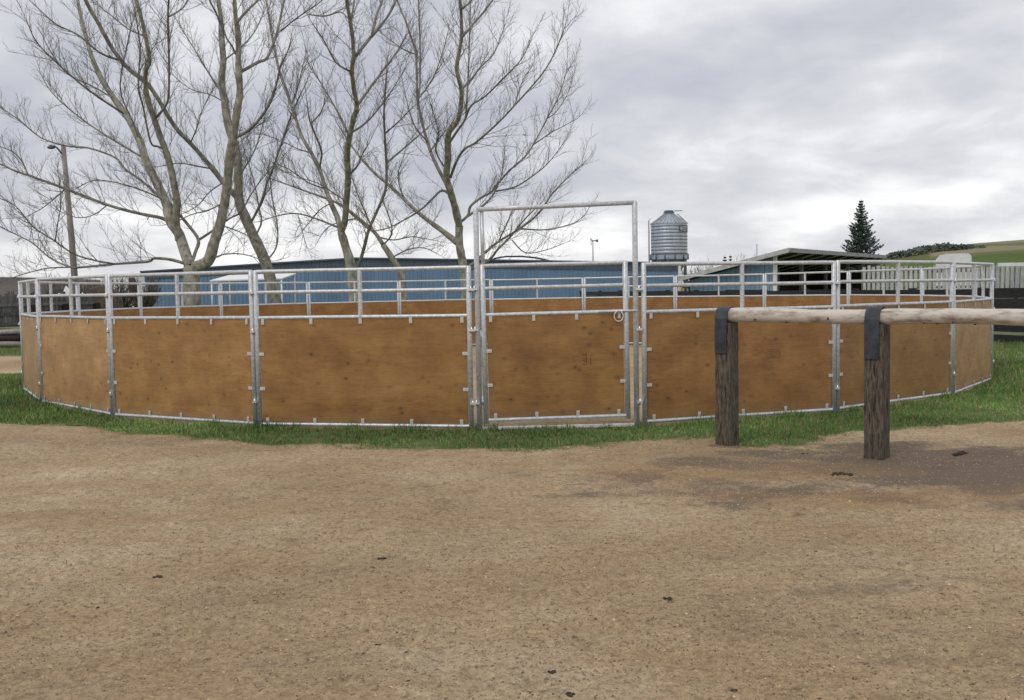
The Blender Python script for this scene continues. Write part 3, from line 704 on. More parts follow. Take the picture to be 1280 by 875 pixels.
# thin mast with a small wind vane beyond the roof
p = pix(741, 300, 120); mast = thing('wind_mast', 'thin mast with a small vane standing beyond the blue roof', 'mast', (p.x, 120, 0))
MB().tube([(0, 0, 0), (0, 0, p.z)], [.09, .05], 6).build('pole', M['silodark'], mast)
mb = MB().box((.12, 0, p.z-.1), (.5, .05, .12)); mb.prism([(.36, 0, p.z-.22), (.62, 0, p.z-.28), (.62, 0, p.z+.1), (.36, 0, p.z)], (0, .03, 0)); mb.build('vane', M['silodark'], mast)
mb = MB()
for q in range(3):
    a = 2*math.pi*q/3+.4; mb.tube([(-.2, 0, p.z-.1), (-.2+.1*math.cos(a), .5*math.cos(a), p.z-.1+.5*math.sin(a))], [.03, .05], 5)
mb.build('blade', M['silodark'], mast)

# ------------------------------------------------------------------ silo
SY = 97.0
sl, sr_, st_, sb_ = pix(813.5, 283, SY), pix(859, 283, SY), pix(836, 280, SY), pix(836, 318, SY)
srad = (sr_.x-sl.x)/2; scx = (sl.x+sr_.x)/2
silo = thing('silo', 'round corrugated steel feed silo with conical roof behind the blue arena', 'silo', (scx, SY, 0))
zt, zb = st_.z, sb_.z; zpk = pix(836, 267.5, SY).z; ztop_ = pix(836, 263, SY).z
prof = []; nr = 9; hh = zt-zb
for k in range(nr):
    z = zb+hh*k/nr; d = hh/nr
    prof += [(srad*.985, z), (srad*1.0, z+d*.28), (srad*1.0, z+d*.62), (srad*.985, z+d*.92)]
prof.append((srad*.985, zt)); MB().lathe((0, 0, 0), prof, 40, False).build('body', M['silo'], silo)
mb = MB(); i = 0
seg = 28
for a in range(seg):                       # conical roof in folded sheets
    q0, q1 = 2*math.pi*a/seg, 2*math.pi*(a+1)/seg; r0, r1c = srad*1.03, srad*.30
    P_ = lambda r, q, z: Vector((r*math.cos(q), r*math.sin(q), z))
    mb.quad(P_(r0, q0, zt), P_(r0, q1, zt), P_(r1c, q1, zpk), P_(r1c, q0, zpk))
    mb.tube([P_(r0, q0, zt+.03), P_(r1c, q0, zpk+.03)], .03, 4, False)
mb.build('cone_roof', M['silo'], silo)
mb = MB().lathe((0, 0, 0), [(srad*.31, zpk-.06), (srad*.31, zpk+.14), (srad*.26, zpk+.17), (srad*.26, ztop_-.03), (srad*.18, ztop_), (.01, ztop_+.02)], 16, False); mb.build('lid', M['silodark'], silo)
mb = MB().tube([(srad*.3, 0, ztop_-.05), (srad*.72, -.2, ztop_-.06)], .035, 6).tube([(srad*.45, -.1, zpk), (srad*.95, -.3, zt+.1)], .035, 6); mb.build('lid_opener', M['silodark'], silo)
MB().lathe((0, 0, 0), [(srad*1.03, zb-.5), (srad*1.04, zb-.48), (srad*1.04, zb-.06), (srad*1.02, zb-.02), (srad*.9, zb-.02)], 40, False).build('skirt', M['silo'], silo)
mb = MB()
for k in range(12): mb.tube([(srad*1.05*math.cos(2*math.pi*k/12+.15), srad*1.05*math.sin(2*math.pi*k/12+.15), zb+.02), (srad*1.05*math.cos(2*math.pi*k/12+.15), srad*1.05*math.sin(2*math.pi*k/12+.15), zb-.52)], .06, 6)
mb.lathe((0, 0, 0), [(srad*1.0, zb+.02), (srad*1.06, zb+.02), (srad*1.06, zb-.05)], 40, False); mb.build('ring_beam', M['silodark'], silo)
MB().lathe((0, 0, 0), [(srad*.98, zb-.45), (.25, 1.1), (.25, .8)], 30, False).build('hopper', M['silo'], silo)
for k in range(6):
    q = 2*math.pi*k/6+.3; MB().box((srad*math.cos(q), srad*math.sin(q), (zb-.4)/2), (.18, .18, zb-.4)).build('leg', M['silodark'], silo)
xl = -srad*1.04; mb = MB()
for dy in (-.2, .2): mb.tube([(xl-.16, dy-.3, 0), (xl-.16, dy-.3, zt+.35), (xl+.0, dy-.3, zt+.5)], .035, 6)
for k in range(22): z = .3+k*(zt/22); mb.tube([(xl-.16, -.5, z), (xl-.16, -.1, z)], .018, 5)
mb.build('ladder', M['silo'], silo)
# dark band and pale lettering near the top, wrapped round the steel
tz = zt-.62
mb = MB(); q0, q1 = -1.16, -.10; ns = 12
for k in range(ns):
    a, b = q0+(q1-q0)*k/ns, q0+(q1-q0)*(k+1)/ns; rr = srad*1.012
    mb.quad((rr*math.cos(a), rr*math.sin(a), tz-.20), (rr*math.cos(b), rr*math.sin(b), tz-.20), (rr*math.cos(b), rr*math.sin(b), tz+.44), (rr*math.cos(a), rr*math.sin(a), tz+.44))
mb.build('name_band', M['silodark'], silo)
fc = bpy.data.curves.new('lettering', 'FONT'); fc.body = 'WESTEEL'; fc.size = .62; fc.extrude = .0; fc.align_x = 'CENTER'
fo = bpy.data.objects.new('lettering', fc); COL.objects.link(fo)
dg = bpy.context.evaluated_depsgraph_get(); me = bpy.data.meshes.new_from_object(fo.evaluated_get(dg)); bpy.data.objects.remove(fo)
wmax = max(abs(v.co.x) for v in me.vertices)
for v in me.vertices:
    q = -.63+v.co.x/wmax*.48; rr = srad*1.022; v.co = Vector((rr*math.cos(q), rr*math.sin(q), tz-.10+v.co.y))
me.materials.clear(); me.materials.append(M['white']); fo = bpy.data.objects.new('lettering', me); COL.objects.link(fo); fo.parent = silo

# ------------------------------------------------------------------ open-fronted shed
C0 = Vector((pix(968, 356, 62).x, 62.0, 0)); fd = Vector((13.6, 21, 0)).normalized(); sdv = Vector((-fd.y, fd.x, 0))   # fd along front, sdv back-left
shed = thing('run_in_shed', 'low pale blue run-in shed with dark open front and sloping grey roof', 'shed', tuple(C0), math.atan2(fd.y, fd.x))
# local: x along the front, y = depth to the back
SD, SL, ZF, ZR = 5.5, 23.0, 3.20, 1.95
def zr(y): return ZF+(ZR-ZF)*(y/SD)
nb = 22
nb = 18
for k in range(nb):                                            # side wall boards
    y0, y1 = SD*k/nb, SD*(k+1)/nb
    MB().prism([(0, y0+.012, .35), (0, y1-.012, .35), (0, y1-.012, zr(y1)-.12), (0, y0+.012, zr(y0)-.12)], (.03, 0, 0)).build('siding_board', M['shedblue'], shed)
MB().box((.06, SD/2, zr(SD/2)/2-.1), (.04, SD-.1, 1.7)).build('wall_backing', M['darkwood'], shed)
MB().box((.02, SD/2, .18), (.1, SD, .34)).build('foundation', M['dark'], shed)
MB().box((-.03, -.06, 1.75), (.2, .2, 3.3)).build('corner_trim', M['white'], shed)
MB().box((SL/2, SD, 1.0), (SL, .06, 1.95)).build('rear_wall', M['darkwood'], shed)
MB().box((SL, SD/2, 1.2), (.06, SD, 2.2)).build('end_wall', M['darkwood'], shed)
for x in (5.6, 11.2, 17, 22.7): MB().box((x, .08, 1.72), (.20, .20, 3.4)).build('front_post', M['greywood'], shed)
MB().box((8.2, 2.6, 1.4), (1.1, .08, 2.4)).build('inner_door', M['greywood'], shed)
over = 1.15; y0, y1 = -over, SD+.35; sl_ = (ZR-ZF)/SD
zA, zB = ZF+sl_*y0, ZF+sl_*y1
MB().prism([(-.85, y0, zA), (-.85, y1, zB), (-.85, y1, zB+.14), (-.85, y0, zA+.14)], (SL+1.6, 0, 0)).build('roof', M['roof'], shed)
for k in range(24):
    x = -.5+k*(SL+1.2)/23; MB().prism([(x, y0, zA+.142), (x, y1, zB+.142), (x, y1, zB+.175), (x, y0, zA+.175)], (.05, 0, 0)).build('roof_rib', M['roof'], shed)
MB().prism([(-.90, y0-.04, zA-.10), (-.90, y1+.04, zB-.10), (-.90, y1+.04, zB+.17), (-.90, y0-.04, zA+.17)], (.045, 0, 0)).build('side_fascia', M['roof'], shed)
MB().box((SL/2+.1, y0-.025, zA+.03), (SL+1.32, .045, .26)).build('front_fascia', M['fascia'], shed)
for k in range(9): MB().prism([(1+k*2.7, y0+.05, zA-.17), (1+k*2.7, SD, ZR-.17), (1+k*2.7, SD, ZR-.01), (1+k*2.7, y0+.05, zA-.01)], (.09, 0, 0)).build('rafter', M['darkwood'], shed)

# ------------------------------------------------------------------ white board windbreak and black board fence
wb = thing('board_fence', 'tall whitewashed vertical board windbreak fence right of the shed', 'fence', (pix(1160, 350, 60).x, 60, 0))
ux = wb.location.x; a0, a1 = pix(1070, 350, 64).x, pix(1345, 350, 60).x
nbd = 46; random.seed(4)
for k in range(nbd):
    t = k/(nbd-1); x = a0+(a1-a0)*t; Y = 62.5-3.2*t
    w = (a1-a0)/nbd
    left = t < .42
    bw = w*(random.uniform(.66, .84) if left else random.uniform(.80, .95)); u_ = 640+F_PX*x/Y
    zt_ = pix(u_, 333.0 if u_ < 1245 else 331.5, Y).z+random.uniform(-.06, .06); zb_ = .80+random.uniform(-.05, .04)
    r = Matrix.Rotation(random.uniform(-.025, .025), 3, 'Y')
    MB().box((x-ux, Y-60-random.uniform(0, .015), (zt_+zb_)/2), (bw, .035, zt_-zb_), r).build('board', M['whitewood'], wb)
for zz in (1.05, 2.0):
    MB().prism([(a0-ux, 2.56, zz), (a1-ux, -.64, zz), (a1-ux, -.64, zz+.15), (a0-ux, 2.56, zz+.15)], (0, .06, 0)).build('stringer', M['greywood'], wb)
zc_ = pix(1262, 331, 59.5).z
MB().box((pix(1262, 331, 59.5).x+1.6-ux, -.55, zc_+.02), (4.6, .1, .20)).build('cap_board', M['white'], wb)
for k in range(8):
    t = k/7; MB().box((a0+(a1-a0)*t-ux, 2.62-3.2*t+.1, 1.15), (.16, .16, 2.3)).build('fence_post', M['greywood'], wb)
for k in range(4):
    MB().prism([(a0-ux, 2.46, .02+k*.2), (a1-ux, -.72, .02+k*.2), (a1-ux, -.72, .20+k*.2), (a0-ux, 2.46, .20+k*.2)], (0, .04, 0)).build('kickboard', M['black'], wb)

F0, F1 = gnd(1330, 433), Vector((3.6, 52, 0)); fdir = (F1-F0); FL = fdir.length; fdir.normalize()
bf = thing('rail_fence', 'black stained horizontal board fence running behind the pen on the right', 'fence', tuple(F0), math.atan2(fdir.y, fdir.x))
nsec = 12; sec = FL/nsec
random.seed(5)
for k in range(nsec+1): MB().box((k*sec, 0, .64), (.15, .15, 1.36)).build('fence_post', M['black'], bf)
for k in range(nsec):
    for z, h in ((.10, .19), (.37, .22), (.66, .24), (.945, .22), (1.19, .20)):
        dz = random.uniform(-.02, .02)
        MB().box((k*sec+sec/2, (.095), z+dz), (sec-.015, .035, h), Matrix.Rotation(random.uniform(-.006, .006), 3, 'Y')).build('board', M['black'], bf)

# stock trailer roof behind the windbreak
tp = pix(1191, 340, 74); tl = thing('stock_trailer', 'white stock trailer with rounded roof showing above the windbreak fence', 'trailer', (tp.x, 74, 0), -math.atan2(tp.x, 74))
tw = (pix(1215, 340, 74).x-pix(1168, 340, 74).x)*.88; tzt = pix(1191, 318, 74).z
pf = [(-tw/2, .75), (tw/2, .75), (tw/2, tzt-.28), (tw/2-.06, tzt-.12), (tw/2-.2, tzt-.02), (tw/2-.5, tzt), (-tw/2+.75, tzt), (-tw/2+.35, tzt-.10), (-tw/2+.10, tzt-.36)]
MB().prism([(x, -2.4, z) for x, z in pf], (0, 4.8, 0)).build('body', M['white'], tl)
for k in range(4): MB().box((-tw/2+.5+k*.55, -2.41, tzt-1.1), (.4, .03, .28)).build('vent_slot', M['dark'], tl)
for y in (-.6, .5):
    for s in (-1, 1):
        MB().tube([(s*(tw/2-.02)-.1, y, .38), (s*(tw/2-.02)+.1, y, .38)], .38, 16).build('wheel', M['dark'], tl)
MB().box((0, 2.9, .6), (.12, 1.2, .12)).build('hitch', M['dark'], tl)

# ------------------------------------------------------------------ twig growth
def rv(r): return Vector((r.gauss(0, 1), r.gauss(0, 1), r.gauss(0, 1))).normalized()
def sample(pts, s):
    for a, b in zip(pts[:-1], pts[1:]):
        L = (b-a).length
        if s <= L: return a+(b-a)*(s/max(L, 1e-6)), (b-a).normalized()
        s -= L
    return pts[-1].copy(), (pts[-1]-pts[-2]).normalized()
def plen(p): return sum((b-a).length for a, b in zip(p[:-1], p[1:]))
def sprout(mb, r, pts, spacing, lens, rads, lvl, start=.12, upb=.35, ang=(35, 65)):
    L = plen(pts); s = L*start+spacing*r.random()
    while s < L:
        p, t = sample(pts, s)
        frac = s/L
        ax = t.cross(rv(r)); ax = ax.normalized() if ax.length > .01 else t.orthogonal().normalized()
        d = Matrix.Rotation(math.radians(r.uniform(*ang)), 3, ax) @ t
        d = (d+Vector((0, 0, upb))).normalized()
        ln = r.uniform(*lens[lvl])*(1.05-.45*frac)
        k = (4, 3, 2)[min(lvl, 2)]
        q = [p.copy()]; dd = d.copy()
        for j in range(k):
            dd = (dd+rv(r)*.20+Vector((0, 0, .10))).normalized(); q.append(q[-1]+dd*(ln/k))
        r0 = rads[lvl]; mb.tube(q, [r0*(1-.65*j/k) for j in range(k+1)], 4 if lvl == 0 else 3, False)
        if lvl+1 < len(lens): sprout(mb, r, q, spacing*(.80 if lvl == 0 else .85), lens, rads, lvl+1, .12, upb*.7, ang)
        s += spacing*r.uniform(.6, 1.4)

# ------------------------------------------------------------------ bare poplars
def smooth_line(P, n=3):
    out = []
    k = len(P)
    for i in range(k-1):
        p0, p1, p2, p3 = P[max(i-1, 0)], P[i], P[i+1], P[min(i+2, k-1)]
        for j in range(n):
            t = j/n; out.append(tuple(.5*((2*p1[c])+(-p0[c]+p2[c])*t+(2*p0[c]-5*p1[c]+4*p2[c]-p3[c])*t*t+(-p0[c]+3*p1[c]-3*p2[c]+p3[c])*t**3) for c in range(len(p1))))
    out.append(P[-1]); return out
def tree(label, Y, base, trunk, limbs, seed, dense=1.):
    """trunk / limbs: lists of (u, v, w) with w the thickness in photo pixels; depth wanders limb by limb"""
    r = random.Random(seed); b = gnd_at(base, Y)
    t = thing('poplar_tree', label, 'tree', tuple(b), group='bare poplars behind the round pen')
    allp = []                                  # (u, v, off) for joints
    twigs = MB()
    pxm = Y/F_PX
    def off_at(u, v):
        if not allp: return 0.
        return min(allp, key=lambda q: (q[0]-u)**2+(q[1]-v)**2)[2]
    for li, (nm, L, slope) in enumerate([('trunk', trunk, 0.)]+[('limb', l_, None) for l_ in limbs]):
        S = smooth_line(L, 4)
        o0 = 0. if nm == 'trunk' else off_at(L[0][0], L[0][1])
        sl = slope if slope is not None else r.uniform(.25, .75)*r.choice((-1, 1))
        pts, rad = [], []; acc = 0.
        wob = r.uniform(0, 6)
        for i, (u, v, w) in enumerate(S):
            if i: acc += math.hypot(u-S[i-1][0], v-S[i-1][1])*pxm
            o = o0+sl*acc+.10*math.sin(acc*1.3+wob)-.10*math.sin(wob)
            if nm == 'trunk': o = .05*math.sin(acc)
            pts.append(pix(u, v, Y+o)); rad.append(max(.006, (w*.80 if w > 8 else w*.68)*pxm/2*(1+.06*r.uniform(-1, 1)))); allp.append((u, v, o))
        mb = MB()
        if nm == 'trunk': pts[0] = b+Vector((0, 0, -.1)); rad[0] *= 1.2
        big = rad[0] > .06
        mb.tube([p-b for p in pts], rad, 12 if big else 7, True, True, .05 if big else 0)
        o_ = mb.build(nm, M['bark'] if rad[0] > .085 else M['branch'], t)
        if nm != 'trunk' or len(L) > 6:
            Lm = plen(pts)
            big_l = min(2.1, .8+.28*Lm)
            sprout(twigs, r, [p-b for p in pts], .20/dense, [(.45, big_l), (.25, .80), (.10, .36)], [.0105, .0052, .0034], 0, .10 if nm != 'trunk' else .42, .30, (25, 58))
            # the limb's own tip carries on
            d = (pts[-1]-pts[-2]).normalized(); q = [pts[-1]-b]
            for j in range(4):
                d = (d+rv(r)*.15+Vector((0, 0, .12))).normalized(); q.append(q[-1]+d*.22)
            twigs.tube(q, [max(.006, rad[-1]*.9*(1-.2*j)) for j in range(5)], 4, False); sprout(twigs, r, q, .13, [(.25, .7), (.1, .35)], [.0055, .0036], 0, .05)
    tw = kind(twigs.build('twigs', M['twig'], t), 'stuff')
    return t
def gnd_at(u, Y): p = pix(u, 372, Y); return Vector((p.x, Y, 0))
def ln(s, w0, w1):                          # "u,v u,v ..." with thickness running w0 -> w1
    P = [tuple(map(float, q.split(','))) for q in s.split()]; n = len(P)-1
    return [(u, v, w0+(w1-w0)*i/n) for i, (u, v) in enumerate(P)]
TA = [ln('237,333 224,293 213,277 207,252 192,221 182,199 175,177 158,144 144,125 127,99 115,72 106,40 98,5 90,-50', 17, 5),
      ln('224,300 221,285 220,270 221,252 215,217 207,188 200,170 194,152 184,121 182,90 187,76 181,41 175,16 170,-4 163,-60', 12.5, 5),
      ln('195,147 207,132 211,115 211,62 210,21 211,0 214,-40', 4.5, 3), ln('211,21 226,12 235,0 244,-20', 3, 2),
      ln('206,186 197,183 188,177 179,134 173,109 175,62 173,41 168,10', 4, 2),
      ln('243,334 260,326 268,302 275,281 281,252 285,221 287,195 291,174 297,134 300,115 298,82 298,47 295,25 293,0 291,-60', 18, 6),
      ln('294,172 312,162 328,144 340,123 347,99 351,82 358,68', 6, 2.5), ln('299,91 322,78 334,72 345,45 351,20 355,0 358,-30', 6, 3.5),
      ln('351,39 365,27 379,17 396,6', 3, 2), ln('297,27 310,12 322,0 336,-25', 5, 3), ln('295,68 289,56 284,49 281,40', 4, 2),
      ln('239,331 244,316 248,300 235,281 219,263 200,246 177,226 156,211 144,197 111,185 82,182 51,172 24,150 0,134', 7, 2),
      ln('248,300 262,291 270,285 287,273 301,265 312,246 324,228 338,211', 5, 2),
      ln('230,329 211,324 192,323 185,327 144,330 103,334 88,334 62,322 41,304 20,293 0,283', 6, 2), ln('103,334 62,335 35,341 16,347', 3, 1.5),
      ln('144,330 112,324 90,316 68,301 41,283 20,258 0,248', 3.5, 1.5), ln('213,278 200,272 175,267 134,256 82,236 41,221 20,214 0,205 -20,200', 7, 3),
      ln('35,218 27,201 16,190 0,183', 3, 1.5), ln('175,178 165,150 152,120 151,95 158,60 165,30', 3, 2), ln('158,144 136,130 110,112 86,92 62,70 44,50 33,25', 4.5, 1.5),
      ln('144,125 120,110 90,96 76,84 60,60', 3, 1.5), ln('207,252 190,243 160,232 120,225 95,236', 3, 1.5), ln('182,199 150,180 118,160 85,135 62,112 50,90', 4, 1.5),
      ln('181,45 160,36 140,20 120,5', 3, 1.5), ln('69,301 72,280 76,255 74,225', 2.5, 1.2), ln('134,256 118,268 96,272 70,262', 2.5, 1.2), ln('82,236 66,250 50,262 34,270', 2.5, 1.2),
      ln('281,252 262,262 240,268 222,276', 3, 1.5), ln('260,326 280,318 305,318 330,326', 3, 1.5), ln('275,281 300,290 320,300', 2.5, 1.5)]
tree('bare poplar with two thick stems forking at rail height, leftmost of the trees', 33.0, 241, ln('240,384 240,362 239,344 240,332', 27, 24), TA, 101)
TB = [ln('299,250 279,228 266,211 238,179 217,156 188,109 165,90 152,76 140,60 123,29 107,0 94,-40', 8.5, 6),
      ln('315,276 328,250 334,228 342,209 353,176 365,142 377,115', 5, 2.5), ln('333,326 345,310 347,285 340,244 338,220', 3.5, 1.5),
      ln('319,296 327,277 324,260 316,221 305,188', 3.5, 1.5), ln('275,113 262,93 242,60 223,29', 3.5, 1.5), ln('276,31 270,16 262,0 255,-20', 4, 2.5),
      ln('266,211 248,208 225,204 205,207', 3, 1.5), ln('298,221 312,200 322,178 330,150', 3, 1.5), ln('279,76 300,60 318,40 330,15', 3, 1.5), ln('238,179 246,160 252,140 262,120', 2.5, 1.2),
      ln('279,228 262,240 248,256 232,266', 2.5, 1.2), ln('152,76 125,66 98,44 70,30 45,8', 4, 1.5), ln('188,109 180,90 186,70 196,52', 2.5, 1.2), ln('281,128 262,118 240,112 222,100', 2.5, 1.2)]
tree('bare poplar leaning left behind the two-stemmed tree, second trunk from the left', 37.0, 345, ln('345,380 341,360 332,328 320,302 307,273 299,252 298,221 296,191 285,156 281,128 277,103 279,76 277,47 276,21 273,0 270,-60', 19, 6), TB, 102)
TC = [ln('426,290 422,273 413,252 407,236 399,211 389,191 378,172 370,150 364,132 358,112 350,92 343,60 336,20 330,-20', 9, 3.5),
      ln('426,290 431,277 433,252 435,221 434,191 437,170 442,148 446,132 442,109 440,88 442,68 440,41 436,16 434,0 431,-60', 10.5, 5),
      ln('448,130 463,109 475,93 494,68 505,50', 5, 2), ln('445,70 463,47 483,23 495,1 508,-30', 5.5, 3), ln('465,43 471,18 478,0 484,-25', 4.5, 3),
      ln('439,166 459,152 483,123 502,93', 4, 1.5), ln('434,165 422,140 403,107 389,86', 4, 1.5), ln('439,90 420,78 405,51 389,27', 3.5, 1.5), ln('438,25 442,8 444,-15', 3.5, 2),
      ln('440,340 448,332 455,310 461,287 473,260 482,236 483,207 481,170 480,144 481,123 484,82', 7, 2.5), ln('484,203 504,186 525,168 545,150', 4, 1.5), ln('480,168 495,155 512,138', 3, 1.5),
      ln('422,284 397,274 372,267 350,269 324,277', 4, 1.5), ln('399,211 402,190 394,168 387,150 384,130', 4, 2), ln('389,191 372,186 352,176 330,168', 2.5, 1.2), ln('407,236 385,228 362,212 345,205', 3, 1.2),
      ln('434,221 448,206 452,195 462,178', 3.5, 1.5), ln('433,252 415,240 395,228 372,222', 2.5, 1.2), ln('364,132 372,110 378,85 384,60', 3, 1.5), ln('461,287 444,272 432,262', 3, 1.5), ln('388,155 400,142 405,130 407,115', 3, 1.2),
      ln('386,18 406,20 425,15 434,22', 2.5, 2), ln('372,267 378,290 384,310', 2, 1)]
tree('slender bare poplar with a straight central stem, middle one of the five trees', 34.0, 441, ln('443,382 441,360 438,330 430,302 426,289', 17, 12), TC, 103)
TD = [ln('479,306 467,289 448,273 436,263 418,252 391,242 360,231 335,222', 8, 2), ln('467,289 455,262 446,240 438,215', 3.5, 1.5), ln('479,306 490,292 486,270 478,250', 3, 1.5), ln('448,273 430,276 410,284 398,300', 3, 1.2),
      ln('490,322 510,312 530,310 548,318', 3, 1.2), ln('418,252 400,262 385,280 372,296', 2.5, 1.2), ln('472,296 492,300 515,296 540,300', 3, 1.2)]
tree('thin bare poplar trunk leaning strongly left, low between the middle and rightmost trees', 39.0, 505, ln('505,380 502,346 496,332 479,306', 12, 9), TD, 104)
TE = [ln('574,283 569,260 563,240 558,221 560,197 560,172 563,162 573,148 577,115 571,88 573,70 577,45 576,10 574,-10 572,-60', 11.5, 4),
      ln('564,242 552,219 544,203 535,180 527,150 522,123 520,68 516,53 508,29 498,4 490,-25', 7, 3), ln('523,125 525,103 525,51 523,0 522,-40', 3.5, 2.5),
      ln('572,304 560,294 537,277 522,265 508,252 487,232 471,219 452,199 438,180 425,160', 9.5, 2.5), ln('565,246 553,238 541,248 525,263 505,275 485,285 470,288', 5, 1.5),
      ln('575,278 585,269 588,258 600,248 614,240 622,230 637,213 655,197 667,180 684,148 698,121 707,93 709,80', 5.5, 1.5), ln('585,270 602,258 616,244 626,222 630,200', 5, 1.5),
      ln('620,239 643,234 663,222 684,205 704,180', 3.5, 1.2), ln('584,334 593,328 608,314 626,300 651,285 674,266 692,240 715,217 729,205', 6, 1.2),
      ln('584,338 610,326 622,312 637,297 655,275 672,258', 6, 2), ln('651,286 684,287 717,279 730,269', 3, 1.2), ln('624,300 633,281 638,269', 3, 1.5), ln('640,300 657,316 684,312 705,304', 2.5, 1.2),
      ln('561,180 570,166 581,150 589,132 608,119 639,88 653,72 663,51', 4.5, 1.2), ln('563,222 571,201 581,186 595,178 622,154 643,132 674,97 688,76 698,55 707,31', 5, 1.2),
      ln('577,112 590,98 602,82 618,66 632,29', 4, 1.2), ln('578,46 590,32 598,23 616,0 625,-20', 4, 2), ln('582,148 583,134 585,99 587,41 588,0 589,-30', 3.5, 2.5), ln('576,12 588,2 600,-15', 3.5, 2),
      ln('684,148 695,140 708,120 716,100', 2, 1), ln('520,68 505,62 488,50 470,36', 3, 1.2), ln('537,190 548,175 560,160', 3, 1.5), ln('522,125 540,100 552,70 560,40', 3, 1.5), ln('508,252 500,235 498,215 505,195', 3, 1.2),
      ln('535,178 520,160 512,140 505,110', 3, 1.2), ln('560,215 545,190 548,165 538,130', 3, 1.2), ln('643,132 650,110 656,95 660,90', 2.5, 1), ln('668,180 690,165 700,160 722,148', 2.5, 1)]
tree('bare poplar with wide spreading right-hand limbs beside the gate bow, rightmost of the trees', 36.0, 583, ln('583,382 581,350 578,326 574,304 574,282', 15, 12), TE, 105)

# ------------------------------------------------------------------ utility pole with yard light
pb = pix(97, 372, 38); pt = pix(79, 182, 38)
up_ = thing('utility_pole', 'leaning weathered wooden utility pole with a yard light among the left branches', 'utility pole', (pb.x, 38, 0))
off = pt.x-pb.x; MB().tube([(0, 0, -.1), (off*.5+.02, 0, pt.z/2), (off, 0, pt.z)], [.140, .115, .085], 10).build('pole', M['pole'], up_)
lm = pix(66, 183, 38)
MB().tube([(off+.03, 0, pt.z-.42), (off-.18, -.1, pt.z-.10), (lm.x-pb.x+.1, -.15, lm.z+.02)], .035, 8).build('lamp_arm', M['silodark'], up_)
MB().lathe((lm.x-pb.x, -.15, lm.z-.06), [(.02, .10), (.07, .08), (.14, .0), (.13, -.03), (.08, -.05), (.01, -.06)], 14).build('lamp_head', M['silodark'], up_)

# ------------------------------------------------------------------ spruce
sp = pix(1076, 360, 92); sp_top = pix(1076, 249, 92).z; spt = thing('spruce_tree', 'dark green pointed spruce standing behind the shed roof', 'tree', (sp.x, 92, 0))
MB().tube([(0, 0, 0), (0, 0, sp_top*.5), (0, 0, sp_top)], [.22, .13, .015], 8).build('trunk', M['bark'], spt)
r = random.Random(3); V = []; Fq = []
def spruce_crown(H, zmin, w, seed, nlev):
    r = random.Random(seed); V = []; Fc = []
    def tri(c, s):
        i = len(V); a = rv(r)
        b = a.orthogonal().normalized()
        V.extend([c+a*s, c-a*s*.5+b*s*.45, c-a*s*.5-b*s*.45]); Fc.append((i, i+1, i+2))
    for k in range(nlev):
        t = k/nlev; z = zmin+(H-zmin)*t; R = w*(1-t)**.85*r.uniform(.75, 1.12)+.05
        nbr = (9 if t < .7 else 6)+(5 if nlev < 20 else 0)
        for j in range(nbr):
            if r.random() < .12: continue
            q = 2*math.pi*(j+r.random()*.8)/nbr; Rb = R*r.uniform(.62, 1.18)
            for s in range(int(10+60*Rb)+(14 if nlev < 20 else 0)):
                f = r.random()**.8; zz = z-.20*Rb*f*(1-f)*2+.22*Rb*f*f
                c = Vector((math.cos(q)*Rb*f, math.sin(q)*Rb*f, zz))+rv(r)*(.04+.10*(1-f)*Rb)
                tri(c, r.uniform(.07, .16))
    return V, Fc
V, Fc = spruce_crown(sp_top, 1.2, 2.45, 8, 34)
for k in range(10): pass
mb = MB(); mb.v = V; mb.f = Fc; mb.smooth = [False]*len(Fc); kind(mb.build('crown', M['needles'], spt), 'stuff')

# ------------------------------------------------------------------ small far trees between silo and shed, lattice mast
def small_conifer(u, v, Y, lb):
    p = pix(u, v, Y); t = thing('conifer_tree', lb, 'tree', (p.x, Y, 0), group='far small trees beyond the shed')
    MB().tube([(0, 0, 0), (0, 0, p.z)], [.12, .02], 6).build('trunk', M['branch'], t)
    V, Fc = spruce_crown(p.z, .8, 1.0, int(u), 12); mb = MB(); mb.v = V; mb.f = Fc; mb.smooth = [False]*len(Fc); kind(mb.build('crown', M['needles'], t), 'stuff')
small_conifer(906, 318.5, 150, 'small far conifer, left of the close dark pair over the rail')
small_conifer(913, 317.5, 150, 'small far conifer, right of the close dark pair over the rail')
def bare_shrub(name, lb, cat, u, v, Y, n, spread, seed, m='brush', grp=None, leaf=0):
    p = pix(u, v, Y); r = random.Random(seed); t = thing(name, lb, cat, (p.x, Y, 0), group=grp); mb = MB()
    for k in range(n):
        a = r.uniform(0, 6.28); H = p.z*r.uniform(.65, 1.02); s = spread*r.uniform(.2, 1)
        q = [Vector((math.cos(a)*s*.15, math.sin(a)*s*.15, 0))]
        for j in range(1, 6): q.append(Vector((math.cos(a)*s*(.15+.85*(j/5)**1.3)+r.gauss(0, .05), math.sin(a)*s*(.15+.85*(j/5)**1.3)+r.gauss(0, .05), H*j/5)))
        mb.tube(q, [.05*(1-.15*j) for j in range(6)], 4, False); sprout(mb, r, q, .35, [(.3, .9), (.15, .45)], [.018, .010], 0, .1)
    mb.build('stems', M[m], t); return t
bare_shrub('bare_shrub', 'pale leafless shrub on the skyline right of the small conifer pair', 'shrub', 926, 317, 140, 14, 1.4, 5, grp='far small trees beyond the shed')
bare_shrub('bare_shrub', 'pale leafless shrub on the skyline beside the lattice mast', 'shrub', 948, 316, 140, 14, 1.4, 6, grp='far small trees beyond the shed')
bare_shrub('bare_shrub', 'low leafless shrub on the skyline just right of the silo', 'shrub', 893, 322, 140, 10, 1.5, 9, grp='far small trees beyond the shed')
bare_shrub('brush_thicket', 'tangled grey brush in the gap between arena wall and shed roof', 'brush', 872, 329, 88, 50, 2.4, 7)
